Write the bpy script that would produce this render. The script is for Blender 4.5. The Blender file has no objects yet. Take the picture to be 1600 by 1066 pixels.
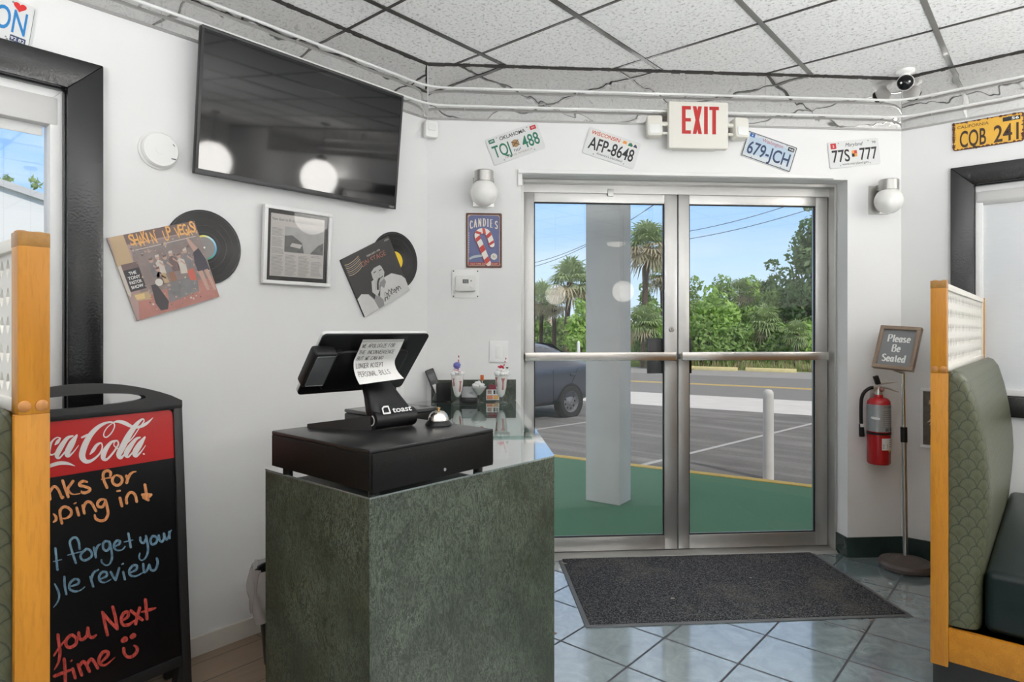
import bpy, bmesh, math, random
import numpy as np
from mathutils import Matrix, Vector

S = bpy.context.scene
COL = S.collection
R2 = math.sqrt(2.0)
PI = math.pi
rad = math.radians

# ------------------------------------------------------------------ camera
CAM_H, FOC, HZ, YAW = 1.30, 995.0, 517.0, rad(40.75)
cd = bpy.data.cameras.new('camera'); cam = bpy.data.objects.new('camera', cd); COL.objects.link(cam)
cam.location = (0, 0, CAM_H); cam.rotation_euler = (PI/2, 0, YAW)
cd.sensor_width = 36.0; cd.sensor_fit = 'HORIZONTAL'; cd.lens = 36.0*FOC/1600.0
cd.shift_y = -(533.0-HZ)/1600.0
cd.clip_start = 0.05; cd.clip_end = 500
S.camera = cam

# ------------------------------------------------------------------ world and exposure
S.view_settings.view_transform = 'Standard'; S.view_settings.look = 'None'
S.view_settings.exposure = 0.35; S.cycles.transparent_max_bounces = 24; S.view_settings.gamma = 1.0; S.view_settings.use_curve_mapping = False
SKY_STRENGTH, SUN_STRENGTH = 0.92, 2.0
PENDANT_EMIT, FILL_EMIT = 16.0, 52.0

def build_world():
    w = bpy.data.worlds.new('sky'); S.world = w; w.use_nodes = True
    nt = w.node_tree; nt.nodes.clear(); N = nt.nodes.new; L = nt.links.new
    out = N('ShaderNodeOutputWorld'); bg = N('ShaderNodeBackground'); bg.inputs[1].default_value = SKY_STRENGTH
    tc = N('ShaderNodeTexCoord'); sp = N('ShaderNodeSeparateXYZ'); L(tc.outputs['Generated'], sp.inputs[0])
    cr = N('ShaderNodeValToRGB'); e = cr.color_ramp.elements
    e[0].position = 0.0; e[0].color = (0.70, 0.84, 0.98, 1)
    e[1].position = 0.60; e[1].color = (0.88, 0.88, 0.88, 1)
    m = e.new(0.10); m.color = (0.52, 0.74, 0.97, 1)
    m = e.new(0.22); m.color = (0.26, 0.52, 0.95, 1)
    L(sp.outputs[2], cr.inputs[0])
    mp = N('ShaderNodeMapping'); mp.inputs['Scale'].default_value = (1.2, 1.2, 9.0); L(tc.outputs['Generated'], mp.inputs[0])
    nz = N('ShaderNodeTexNoise'); nz.inputs['Scale'].default_value = 2.2; nz.inputs['Detail'].default_value = 6; L(mp.outputs[0], nz.inputs[0])
    cl = N('ShaderNodeValToRGB'); cl.color_ramp.elements[0].position = .48; cl.color_ramp.elements[1].position = .95
    cl.color_ramp.elements[1].color = (.55, .55, .55, 1); L(nz.outputs[0], cl.inputs[0])
    mx = N('ShaderNodeMix'); mx.data_type = 'RGBA'; mx.inputs[7].default_value = (0.93, 0.95, 1.0, 1)
    L(cl.outputs[0], mx.inputs[0]); L(cr.outputs[0], mx.inputs[6]); L(mx.outputs[2], bg.inputs[0]); L(bg.outputs[0], out.inputs[0])
build_world()
sd = bpy.data.lights.new('sun', 'SUN'); sd.energy = SUN_STRENGTH; sd.angle = rad(1.5); sd.color = (1.0, .96, .88)
sun = bpy.data.objects.new('sun', sd); COL.objects.link(sun)
sun.rotation_euler = Vector((-0.82, 0.22, -0.78)).to_track_quat('-Z', 'Y').to_euler()

# ------------------------------------------------------------------ pixel rays of the photograph -> points on planes
Fv = Vector((-math.sin(YAW), math.cos(YAW), 0)); Rv = Vector((math.cos(YAW), math.sin(YAW), 0)); O = Vector((0, 0, CAM_H))
def ray(px, py): return Fv + Rv*((px-800)/FOC) + Vector((0, 0, (HZ-py)/FOC))
def at(px, py, p, n):
    d = ray(px, py); n = Vector(n); return O + d*((Vector(p)-O).dot(n)/d.dot(n))
def atz(px, py, z): return at(px, py, (0, 0, z), (0, 0, 1))

# ------------------------------------------------------------------ materials
MATS = {}
class NT:
    """small helper round a material's node tree"""
    def __init__(s, name):
        s.m = bpy.data.materials.new(name); s.m.use_nodes = True; s.t = s.m.node_tree; s.t.nodes.clear()
        s.out = s.n('ShaderNodeOutputMaterial')
    def n(s, k, **kw):
        x = s.t.nodes.new(k)
        for a, b in kw.items(): setattr(x, a, b)
        return x
    def l(s, a, b): s.t.links.new(a, b)
    def math(s, op, a, b=None, c=None):
        x = s.n('ShaderNodeMath', operation=op)
        for i, v in enumerate((a, b, c)):
            if v is None: continue
            if isinstance(v, (int, float)): x.inputs[i].default_value = v
            else: s.l(v, x.inputs[i])
        return x.outputs[0]
    def mix(s, f, a, b):
        x = s.n('ShaderNodeMix', data_type='RGBA')
        for i, v in ((0, f), (6, a), (7, b)):
            if isinstance(v, (int, float)): x.inputs[i].default_value = v
            elif isinstance(v, (tuple, list)): x.inputs[i].default_value = (*v[:3], 1)
            else: s.l(v, x.inputs[i])
        return x.outputs[2]
    def ramp(s, f, stops):
        x = s.n('ShaderNodeValToRGB'); e = x.color_ramp.elements
        while len(e) < len(stops): e.new(.5)
        for i, (p, c) in enumerate(stops):
            e[i].position = p; e[i].color = (*c, 1) if isinstance(c, (tuple, list)) else (c, c, c, 1)
        s.l(f, x.inputs[0]); return x.outputs[0]
    def coord(s, scale=(1, 1, 1), rot=(0, 0, 0), kind='Object'):
        tc = s.n('ShaderNodeTexCoord'); mp = s.n('ShaderNodeMapping'); mp.inputs['Scale'].default_value = scale; mp.inputs['Rotation'].default_value = rot
        s.l(tc.outputs[kind], mp.inputs[0]); return mp.outputs[0]
    def noise(s, vec, scale, detail=4, rough=.5, dist=0.0):
        x = s.n('ShaderNodeTexNoise'); x.inputs['Scale'].default_value = scale; x.inputs['Detail'].default_value = detail
        x.inputs['Roughness'].default_value = rough; x.inputs['Distortion'].default_value = dist; s.l(vec, x.inputs[0]); return x.outputs[0]
    def bump(s, h, strength=.3, dist=.01):
        x = s.n('ShaderNodeBump'); x.inputs['Strength'].default_value = strength; x.inputs['Distance'].default_value = dist; s.l(h, x.inputs['Height']); return x.outputs[0]
    def bsdf(s, col, rough=.5, metal=0.0, normal=None, spec=.5, coat=0.0, **kw):
        b = s.n('ShaderNodeBsdfPrincipled')
        for k, v in (('Base Color', col), ('Roughness', rough), ('Metallic', metal), ('Specular IOR Level', spec), ('Coat Weight', coat)):
            if isinstance(v, (int, float)): b.inputs[k].default_value = v
            elif isinstance(v, (tuple, list)): b.inputs[k].default_value = (*v[:3], 1)
            else: s.l(v, b.inputs[k])
        for k, v in kw.items(): b.inputs[k.replace('_', ' ')].default_value = v
        if normal is not None: s.l(normal, b.inputs['Normal'])
        s.l(b.outputs[0], s.out.inputs[0]); return b
def srgb(r, g, b):
    f = lambda c: (c/255/12.92) if c/255 <= .04045 else ((c/255+.055)/1.055)**2.4
    return (f(r), f(g), f(b))
def M(name, col=None, rough=.5, metal=0.0, spec=.5, coat=0.0, var=0.0, vscale=6.0, bump=0.0, bscale=60.0, **kw):
    """plain surface with a little procedural variation"""
    if name in MATS: return MATS[name]
    t = NT(name)
    c = col; nrm = None
    if var > 0 or bump > 0: v = t.coord()
    if var > 0:
        nz = t.noise(v, vscale, 5)
        c = t.mix(nz, tuple(x*(1-var) for x in col), tuple(min(1, x*(1+var)) for x in col))
    if bump > 0: nrm = t.bump(t.noise(v, bscale, 3), bump, .003)
    t.bsdf(c, rough, metal, nrm, spec, coat, **kw)
    MATS[name] = t.m; return t.m
def emit(name, col, k):
    if name in MATS: return MATS[name]
    t = NT(name); b = t.bsdf((.8, .8, .8), .3); b.inputs['Emission Color'].default_value = (*col, 1); b.inputs['Emission Strength'].default_value = k
    MATS[name] = t.m; return t.m
def thin_glass(name, tint=(.97, .985, .98), refl=.9, ior=1.45):
    t = NT(name); tr = t.n('ShaderNodeBsdfTransparent'); tr.inputs[0].default_value = (*tint, 1)
    gl = t.n('ShaderNodeBsdfGlossy'); gl.inputs['Roughness'].default_value = .01; gl.inputs[0].default_value = (refl, refl, refl, 1)
    f0 = ((ior-1)/(ior+1))**2; lw = t.n('ShaderNodeLayerWeight'); lw.inputs[0].default_value = .5
    fr = t.math('ADD', t.math('MULTIPLY', t.math('POWER', lw.outputs['Facing'], 5.0), 1-f0), f0)
    mx = t.n('ShaderNodeMixShader'); t.l(fr, mx.inputs[0]); t.l(tr.outputs[0], mx.inputs[1]); t.l(gl.outputs[0], mx.inputs[2]); t.l(mx.outputs[0], t.out.inputs[0])
    MATS[name] = t.m; return t.m

def m_wall():
    t = NT('white_wall_paint'); v = t.coord(); n1 = t.noise(v, 1.3, 4); n2 = t.noise(v, 90, 3)
    t.bsdf(t.mix(n1, (.735, .733, .728), (.78, .778, .774)), .62, 0, t.bump(n2, .12, .002), .3); MATS['wall'] = t.m
def m_ceiling():
    t = NT('fissured_ceiling_tile'); v = t.coord(); n1 = t.noise(v, 62, 6, .72); n2 = t.noise(v, 230, 2); n3 = t.noise(v, 16, 2)
    sp = t.ramp(n1, [(.36, .32), (.44, .82), (.52, .91), (.64, .95)])
    t.bsdf(t.mix(.25, sp, t.mix(n3, (.80, .79, .775), (.90, .89, .875))), .9, 0, t.bump(n1, .8, .006), .1); MATS['ceiling'] = t.m
def m_mirror():
    t = NT('wavy_mirror_strip'); v = t.coord(); n1 = t.noise(v, 5.5, 1.5, .4, .6); n2 = t.noise(v, 1.7, 1)
    h = t.math('ADD', n1, t.math('MULTIPLY', n2, 1.5))
    t.bsdf((.73, .72, .71), .035, 1.0, t.bump(h, .55, .012)); MATS['mirror'] = t.m
def m_tile():
    t = NT('slate_green_floor_tile'); tc = t.n('ShaderNodeTexCoord'); sp = t.n('ShaderNodeSeparateXYZ'); t.l(tc.outputs['Object'], sp.inputs[0])
    def line(o, off, step, w):
        f = t.math('FRACT', t.math('DIVIDE', t.math('SUBTRACT', o, off-50*step-.5*step), step))
        return t.math('LESS_THAN', t.math('ABSOLUTE', t.math('SUBTRACT', f, .5)), w/step)
    def cell(o, off, step): return t.math('FLOOR', t.math('DIVIDE', t.math('SUBTRACT', o, off-50*step), step))
    g = t.math('MAXIMUM', line(sp.outputs[0], -.953, .317, .0045), line(sp.outputs[1], 2.155, .3055, .0045))
    cb = t.n('ShaderNodeCombineXYZ'); t.l(cell(sp.outputs[0], -.953, .317), cb.inputs[0]); t.l(cell(sp.outputs[1], 2.155, .3055), cb.inputs[1])
    wn = t.n('ShaderNodeTexWhiteNoise'); t.l(cb.outputs[0], wn.inputs[0])
    v = t.coord(); n1 = t.noise(v, 9, 8, .65, 1.2); n2 = t.noise(v, 30, 5, .6, .5)
    c = t.ramp(n1, [(.3, (.105, .165, .19)), (.55, (.185, .26, .285)), (.75, (.30, .38, .40))])
    c = t.mix(.25, c, t.mix(wn.outputs[0], (.09, .15, .16), (.22, .28, .28)))
    c = t.mix(t.math('MULTIPLY', n2, .25), c, (.30, .36, .36))
    c = t.mix(g, c, (.075, .08, .085))
    r = t.math('ADD', t.math('ADD', .13, t.math('MULTIPLY', n2, .12)), t.math('MULTIPLY', g, .5))
    h = t.math('SUBTRACT', t.math('MULTIPLY', n1, .15), g)
    t.bsdf(c, r, 0, t.bump(h, .08, .004), t.math('SUBTRACT', 1.0, t.math('MULTIPLY', g, .9)), t.math('SUBTRACT', 1.0, g), Coat_IOR=2.3, Coat_Roughness=.10); MATS['tile'] = t.m
def m_plank():
    t = NT('brown_wood_plank_floor'); v = t.coord(rot=(0, 0, PI/2)); br = t.n('ShaderNodeTexBrick'); t.l(v, br.inputs[0])
    br.inputs['Scale'].default_value = 1.0; br.inputs['Brick Width'].default_value = .9; br.inputs['Row Height'].default_value = .15; br.inputs['Mortar Size'].default_value = .004
    br.inputs['Color1'].default_value = (.30, .20, .13, 1); br.inputs['Color2'].default_value = (.21, .145, .10, 1); br.inputs['Mortar'].default_value = (.03, .025, .02, 1)
    n1 = t.noise(t.coord((18, 1.6, 1)), 3, 6); c = t.mix(t.math('MULTIPLY', n1, .7), br.outputs[0], (.34, .26, .19))
    t.bsdf(c, .38, 0, t.bump(n1, .1, .002)); MATS['plank'] = t.m
def m_marble():
    t = NT('dark_green_marble_laminate'); v = t.coord(); vs = t.coord((1, 1, .42))
    n1 = t.noise(v, 3.0, 5, .6, .6); n2 = t.noise(vs, 34, 6, .7, 2.6); n3 = t.noise(vs, 70, 5, .7, 3.2)
    c = t.mix(n1, (.008, .016, .012), (.038, .043, .026))
    v1 = t.ramp(t.math('ABSOLUTE', t.math('SUBTRACT', n2, .5)), [(0, 1.0), (.018, .4), (.05, 0.0)])
    v2 = t.ramp(t.math('ABSOLUTE', t.math('SUBTRACT', n3, .5)), [(0, 1.0), (.014, .4), (.04, 0.0)])
    n4 = t.noise(v, 7, 3); k4 = t.ramp(n4, [(.35, .35), (.65, 1.0)]); c = t.mix(t.math('MULTIPLY', t.math('MULTIPLY', v1, k4), .75), c, (.19, .225, .175)); c = t.mix(t.math('MULTIPLY', t.math('MULTIPLY', v2, k4), .6), c, (.26, .30, .24))
    t.bsdf(c, .33, 0, None, .45); MATS['marble'] = t.m
    t = NT('green_marble_glossy_top'); v = t.coord(); n1 = t.noise(v, 5, 6, .6, .8); n2 = t.noise(v, 40, 6, .7, 2.5)
    c = t.mix(n1, (.11, .14, .14), (.24, .28, .28)); vv = t.ramp(t.math('ABSOLUTE', t.math('SUBTRACT', n2, .5)), [(0, 1.0), (.08, 0.0)])  # paler than the body: reflection of wall and door put into the colour
    t.bsdf(t.mix(t.math('MULTIPLY', vv, .4), c, (.3, .34, .32)), .10, 0, None, 1.0, 1.0, Coat_IOR=2.0, Coat_Roughness=.05); MATS['marble_top'] = t.m
def m_oak(name='oak', axis=2, a=(.43, .165, .010), b=(.60, .255, .020)):
    t = NT(name+'_wood'); sc = [9, 9, 9]; sc[axis] = .55
    v = t.coord(tuple(sc)); n0 = t.noise(v, 1.6, 3, .5, .8); w = t.n('ShaderNodeTexWave', wave_type='BANDS', bands_direction='X')
    w.inputs['Scale'].default_value = 1.4; w.inputs['Distortion'].default_value = 9; w.inputs['Detail'].default_value = 3; w.inputs['Detail Scale'].default_value = 1.2; t.l(v, w.inputs[0])
    n2 = t.noise(t.coord(tuple(x*(30 if i != axis else 4) for i, x in enumerate((1, 1, 1)))), 6, 4)
    f = t.math('ADD', t.math('MULTIPLY', w.outputs[1], .42), t.math('MULTIPLY', n0, .58))
    c = t.mix(f, a, b); c = t.mix(t.math('MULTIPLY', t.ramp(n2, [(.35, 1.0), (.5, 0.0)]), .22), c, tuple(x*.55 for x in a))
    t.bsdf(c, .36, 0, None, .4); MATS[name] = t.m
def m_scallop(name, uaxis):
    """fan-patterned vinyl: overlapping half circles, each row half a step aside"""
    t = NT(name); tc = t.n('ShaderNodeTexCoord'); sp = t.n('ShaderNodeSeparateXYZ'); t.l(tc.outputs['Object'], sp.inputs[0])
    u, v = t.math('ADD', sp.outputs[0], t.math('ABSOLUTE', sp.outputs[1])), sp.outputs[2]; w, h = .058, .034
    vv = t.math('DIVIDE', t.math('ADD', v, 10*h*100), h); k = t.math('FLOOR', vv); dv = t.math('FRACT', vv)
    odd = t.math('MULTIPLY', t.math('MODULO', k, 2.0), .5)
    def du(off):
        f = t.math('FRACT', t.math('ADD', t.math('ADD', t.math('DIVIDE', t.math('ADD', u, 100*w), w), odd), off)); return t.math('MULTIPLY', t.math('SUBTRACT', f, .5), 2.0)
    def hyp(a, b): return t.math('SQRT', t.math('ADD', t.math('MULTIPLY', a, a), t.math('MULTIPLY', b, b)))
    ua, ub = du(0.0), du(.5); dvb = t.math('SUBTRACT', dv, 1.0)
    da, db = hyp(ua, dv), hyp(ub, dvb)
    ina = t.math('LESS_THAN', da, 1.0)
    sel = lambda a, b: t.math('ADD', t.math('MULTIPLY', ina, a), t.math('MULTIPLY', t.math('SUBTRACT', 1.0, ina), b))
    d = sel(da, db)
    ang = sel(t.math('ARCTAN2', ua, t.math('ADD', dv, .25)), t.math('ARCTAN2', ub, t.math('ADD', dvb, .25)))
    rays = t.math('ABSOLUTE', t.math('SINE', t.math('MULTIPLY', ang, 8.0)))
    base = t.ramp(d, [(0.0, (.062, .066, .032)), (.55, (.085, .088, .048)), (.86, (.078, .084, .047)), (.95, (.028, .032, .018)), (1.0, (.025, .029, .017))])
    c = t.mix(t.math('MULTIPLY', t.math('LESS_THAN', rays, .28), .45), base, (.052, .058, .030))
    t.bsdf(c, .42, 0, t.bump(t.math('SUBTRACT', 1.0, d), .25, .003), .45); MATS[name] = t.m
def m_mat():
    t = NT('grey_ribbed_entrance_mat'); v = t.coord(); sp = t.n('ShaderNodeSeparateXYZ'); t.l(v, sp.inputs[0])
    rb = t.math('SINE', t.math('MULTIPLY', sp.outputs[1], 2*PI/.0125)); n1 = t.noise(v, 160, 3, .7); n2 = t.noise(v, 2.6, 5, .6); n3 = t.noise(v, 420, 2)
    c = t.ramp(n1, [(.34, (.020, .020, .023)), (.5, (.075, .076, .085)), (.62, (.26, .26, .27))])
    c = t.mix(t.math('MULTIPLY', t.math('ADD', rb, 1.0), .16), c, (.015, .015, .017))
    c = t.mix(t.math('MULTIPLY', t.ramp(n2, [(.52, 0.0), (.74, 1.0)]), .4), c, (.26, .24, .20))
    t.bsdf(c, .95, 0, t.bump(t.math('ADD', rb, t.math('MULTIPLY', n1, 1.5)), .8, .004), .1); MATS['mat'] = t.m
def m_ground():
    t = NT('worn_grey_asphalt'); v = t.coord(); n1 = t.noise(v, 55, 4, .8); n2 = t.noise(v, .5, 6, .6); n3 = t.noise(t.coord((.3, 3, 1)), 1.2, 5)
    c = t.ramp(n1, [(.3, (.085, .084, .082)), (.55, (.15, .148, .145)), (.75, (.24, .235, .23))])
    c = t.mix(t.math('MULTIPLY', n2, .5), c, (.115, .112, .11)); c = t.mix(t.math('MULTIPLY', t.ramp(n3, [(.45, 0.0), (.7, 1.0)]), .5), c, (.30, .29, .28)); c = t.mix(t.math('MULTIPLY', t.ramp(n2, [(.5, 0.0), (.65, 1.0)]), .55), c, (.085, .083, .082))
    t.bsdf(c, .9, 0, t.bump(n1, .4, .01), .2); MATS['asphalt'] = t.m
    t = NT('green_porch_turf_carpet'); v = t.coord(); n1 = t.noise(v, 180, 3, .7); n2 = t.noise(v, 1.1, 5)
    c = t.mix(n1, (.075, .17, .105), (.17, .32, .21)); c = t.mix(t.math('MULTIPLY', n2, .35), c, (.12, .26, .17))
    t.bsdf(c, .95, 0, t.bump(n1, .5, .005), .1); MATS['turf'] = t.m
    t = NT('grass_verge'); v = t.coord(); n1 = t.noise(v, 3, 6, .7); n2 = t.noise(v, 40, 3)
    c = t.ramp(n1, [(.3, (.07, .13, .03)), (.5, (.16, .22, .06)), (.7, (.30, .26, .12))]); t.bsdf(t.mix(t.math('MULTIPLY', n2, .3), c, (.05, .10, .02)), .95, 0, t.bump(n2, .8, .05), .1); MATS['grass'] = t.m
def m_leaf(name, a, b, rough=.55):
    t = NT(name); oi = t.n('ShaderNodeNewGeometry'); n1 = t.noise(t.coord(), 2.2, 3)
    c = t.mix(t.math('ADD', t.math('MULTIPLY', n1, .6), t.math('MULTIPLY', oi.outputs['Random Per Island'], .4)), a, b)
    d = t.n('ShaderNodeBsdfDiffuse'); tl = t.n('ShaderNodeBsdfTranslucent'); g = t.n('ShaderNodeBsdfGlossy'); g.inputs['Roughness'].default_value = rough
    t.l(c, d.inputs[0]); t.l(c, tl.inputs[0]); m1 = t.n('ShaderNodeMixShader'); m1.inputs[0].default_value = .35; t.l(d.outputs[0], m1.inputs[1]); t.l(tl.outputs[0], m1.inputs[2])
    m2 = t.n('ShaderNodeMixShader'); m2.inputs[0].default_value = .04; t.l(m1.outputs[0], m2.inputs[1]); t.l(g.outputs[0], m2.inputs[2]); t.l(m2.outputs[0], t.out.inputs[0]); MATS[name] = t.m
def m_shade():
    t = NT('white_roller_shade_fabric'); v = t.coord((3, 1, 70)); n1 = t.noise(v, 4, 3)
    c = t.mix(n1, (.88, .885, .89), (.95, .95, .95)); d = t.n('ShaderNodeBsdfDiffuse'); tl = t.n('ShaderNodeBsdfTranslucent'); t.l(c, d.inputs[0]); t.l(c, tl.inputs[0])
    mx = t.n('ShaderNodeMixShader'); mx.inputs[0].default_value = .40; t.l(d.outputs[0], mx.inputs[1]); t.l(tl.outputs[0], mx.inputs[2]); t.l(mx.outputs[0], t.out.inputs[0]); MATS['shade'] = t.m
def m_alu():
    t = NT('satin_aluminium'); v = t.coord((60, 60, .8)); n1 = t.noise(v, 3, 4); n2 = t.noise(t.coord(), 5, 4)
    c = t.mix(n2, (.44, .43, .415), (.58, .575, .56)); t.bsdf(c, t.math('ADD', .33, t.math('MULTIPLY', n1, .15)), .85, None, .5); MATS['alu'] = t.m
for f in (m_wall, m_ceiling, m_mirror, m_tile, m_plank, m_marble, m_mat, m_ground, m_shade, m_alu): f()
m_oak('oak', 2); m_oak('oak_x', 0); m_oak('oak_y', 1); m_oak('oak_dark', 0, (.30, .14, .03), (.42, .21, .05))
m_oak('grey_wood', 0, (.24, .17, .12), (.36, .27, .20)); m_oak('grey_wood_up', 2, (.20, .14, .10), (.34, .25, .19))
m_scallop('scallop_y', 1); m_scallop('scallop_x', 0)
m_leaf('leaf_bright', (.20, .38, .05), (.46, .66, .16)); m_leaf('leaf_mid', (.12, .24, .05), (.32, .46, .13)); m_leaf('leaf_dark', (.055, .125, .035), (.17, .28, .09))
m_leaf('leaf_palm', (.16, .25, .09), (.40, .50, .22)); m_leaf('leaf_dry', (.36, .30, .17), (.58, .50, .32))
GLASS = thin_glass('clear_window_glass', (.98, .98, .98)); DISH = thin_glass('clear_glassware', (.985, .99, .99), 1.0, 1.5); SHEET = thin_glass('greenish_glass_sheet', (.80, .90, .88), 1.0)
BLACK = M('black_plastic', (.008, .008, .0085), .36, var=.2, spec=.3); GLOSSB = M('glossy_black_paint', (.010, .010, .011), .16, bump=.25, bscale=120, spec=.6)
WHITE = M('white_plastic', (.78, .775, .76), .42, var=.03); CHROME = M('chrome', (.75, .74, .72), .12, 1.0); STEEL = M('brushed_steel', (.55, .54, .52), .3, 1.0, var=.1)
WPAINT = M('white_trim_paint', (.78, .775, .77), .4, var=.03); DGREY = M('dark_grey', (.05, .05, .052), .5, var=.2); MGREY = M('mid_grey', (.25, .25, .25), .5, var=.1)

# ------------------------------------------------------------------ mesh builder
def catmull(pts, k=6, closed=False):
    pts = [tuple(float(c) for c in p) for p in pts]
    if len(pts) < 3: return pts
    P = [pts[0]]+pts+[pts[-1]]; out = []
    for i in range(1, len(P)-2):
        a, b, c, d = (np.array(P[j]) for j in (i-1, i, i+1, i+2))
        for q in range(k):
            t = q/k; out.append(tuple(.5*((2*b)+(-a+c)*t+(2*a-5*b+4*c-d)*t*t+(-a+3*b-3*c+d)*t**3)))
    out.append(tuple(pts[-1])); return out
def circle(cx, cy, r, n=24, ry=None, a0=0.0, a1=2*PI):
    ry = r if ry is None else ry; full = abs(a1-a0-2*PI) < 1e-6
    return [(cx+r*math.cos(a0+(a1-a0)*i/(n if full else n-1)), cy+ry*math.sin(a0+(a1-a0)*i/(n if full else n-1))) for i in range(n)]
def rrect(x0, y0, x1, y1, r, n=5):
    o = []
    for cx, cy, a in ((x1-r, y1-r, 0), (x0+r, y1-r, PI/2), (x0+r, y0+r, PI), (x1-r, y0+r, 1.5*PI)):
        for i in range(n+1): o.append((cx+r*math.cos(a+PI/2*i/n), cy+r*math.sin(a+PI/2*i/n)))
    return o
TEXTC = {}
def text_geo(body, bold=0.0):
    k = (body, bold)
    if k not in TEXTC:
        cu = bpy.data.curves.new('t', 'FONT'); cu.body = body; cu.offset = bold; cu.resolution_u = 4
        o = bpy.data.objects.new('t', cu); me = bpy.data.meshes.new_from_object(o)
        vs = [(v.co.x, v.co.y) for v in me.vertices]; fs = [tuple(p.vertices) for p in me.polygons]
        bpy.data.objects.remove(o); bpy.data.curves.remove(cu); bpy.data.meshes.remove(me)
        TEXTC[k] = (vs, fs)
    return TEXTC[k]
class MB:
    def __init__(s): s.v = []; s.f = []; s.m = []; s.mats = []; s.T = Matrix.Identity(4)
    def mi(s, mat):
        if mat not in s.mats: s.mats.append(mat)
        return s.mats.index(mat)
    def add(s, vs, fs, mat, T=None):
        T = s.T if T is None else s.T @ T; o = len(s.v); i = s.mi(mat)
        s.v += [tuple(T @ Vector(p)) for p in vs]
        s.f += [tuple(j+o for j in f) for f in fs]; s.m += [i]*len(fs); return s
    def box(s, a, b, mat, bev=0.0, seg=2, T=None):
        lo = [min(a[i], b[i]) for i in range(3)]; hi = [max(a[i], b[i]) for i in range(3)]
        vs = [(x, y, z) for x in (lo[0], hi[0]) for y in (lo[1], hi[1]) for z in (lo[2], hi[2])]
        fs = [(0, 1, 3, 2), (4, 6, 7, 5), (0, 4, 5, 1), (2, 3, 7, 6), (0, 2, 6, 4), (1, 5, 7, 3)]
        if bev > 0: vs, fs = bevel(vs, fs, bev, seg)
        return s.add(vs, fs, mat, T)
    def prism(s, poly, y0, y1, mat, bev=0.0, seg=2, T=None, axis='Y'):
        """outline in XZ (or XY / YZ) pushed from y0 to y1"""
        f3 = {'Y': lambda p, d: (p[0], d, p[1]), 'Z': lambda p, d: (p[0], p[1], d), 'X': lambda p, d: (d, p[0], p[1])}[axis]
        n = len(poly); vs = [f3(p, y0) for p in poly]+[f3(p, y1) for p in poly]
        fs = [tuple(range(n)), tuple(range(2*n-1, n-1, -1))]+[(i, i+n, (i+1) % n+n, (i+1) % n) for i in range(n)]
        bm = bmesh.new(); bv = [bm.verts.new(p) for p in vs]
        for f in fs: bm.faces.new([bv[i] for i in f])
        bmesh.ops.recalc_face_normals(bm, faces=bm.faces)
        if bev > 0: bmesh.ops.bevel(bm, geom=[e for e in bm.edges if e.calc_face_angle(0) > .6], offset=bev, segments=seg, profile=.5, affect='EDGES')
        bm.verts.index_update(); vs = [tuple(v.co) for v in bm.verts]; fs = [tuple(v.index for v in f.verts) for f in bm.faces]; bm.free()
        return s.add(vs, fs, mat, T)
    def poly(s, pts, y, mat, T=None, axis='Y'):
        """flat outline facing -Y, possibly concave"""
        f3 = {'Y': lambda p: (p[0], y, p[1]), 'Z': lambda p: (p[0], p[1], y)}[axis]
        return s.add([f3(p) for p in pts], [tuple(range(len(pts)))], mat, T)
    def tube(s, path, r, mat, seg=10, closed=False, caps=True, T=None):
        P = [Vector(p) for p in path]; n = len(P); rs = r if isinstance(r, (list, tuple)) else [r]*n
        vs = []; fs = []; up = None
        for i in range(n):
            d = (P[(i+1) % n]-P[i-1]) if (closed or 0 < i < n-1) else (P[1]-P[0] if i == 0 else P[-1]-P[-2])
            d.normalize()
            if up is None: up = d.orthogonal().normalized()
            else:
                up = up-d*up.dot(d); up = up.normalized() if up.length > 1e-6 else d.orthogonal().normalized()
            b = d.cross(up)
            for j in range(seg): a = 2*PI*j/seg; vs.append(tuple(P[i]+(up*math.cos(a)+b*math.sin(a))*rs[i]))
        for i in range(n if closed else n-1):
            for j in range(seg): fs.append((i*seg+j, i*seg+(j+1) % seg, ((i+1) % n)*seg+(j+1) % seg, ((i+1) % n)*seg+j))
        if caps and not closed: fs += [tuple(range(seg-1, -1, -1)), tuple(range((n-1)*seg, n*seg))]
        return s.add(vs, fs, mat, T)
    def lathe(s, prof, mat, seg=28, T=None, caps=True, ang=2*PI):
        """(radius, z) outline spun about Z"""
        vs = []; fs = []; n = len(prof)
        for r, z in prof:
            for j in range(seg): a = ang*j/seg; vs.append((r*math.cos(a), r*math.sin(a), z))
        for i in range(n-1):
            for j in range(seg): fs.append((i*seg+j, i*seg+(j+1) % seg, (i+1)*seg+(j+1) % seg, (i+1)*seg+j))
        if caps:
            if prof[0][0] > 1e-5: fs.append(tuple(range(seg-1, -1, -1)))
            if prof[-1][0] > 1e-5: fs.append(tuple(range((n-1)*seg, n*seg)))
        return s.add(vs, fs, mat, T)
    def ball(s, c, r, mat, seg=20, rings=12, T=None, sc=(1, 1, 1)):
        pr = [(r*math.sin(PI*i/rings), -r*math.cos(PI*i/rings)) for i in range(rings+1)]; pr[0] = (1e-5, -r); pr[-1] = (1e-5, r)
        X = Matrix.Translation(c) @ Matrix.Diagonal((*sc, 1))
        return s.lathe(pr, mat, seg, X if T is None else T @ X, caps=False)
    def grid(s, fn, nu, nv, mat, T=None, closeu=False):
        vs = [fn(i/(nu if closeu else nu-1), j/(nv-1)) for j in range(nv) for i in range(nu)]
        fs = [(j*nu+i, j*nu+(i+1) % nu, (j+1)*nu+(i+1) % nu, (j+1)*nu+i) for j in range(nv-1) for i in range(nu if closeu else nu-1)]
        return s.add(vs, fs, mat, T)
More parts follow.
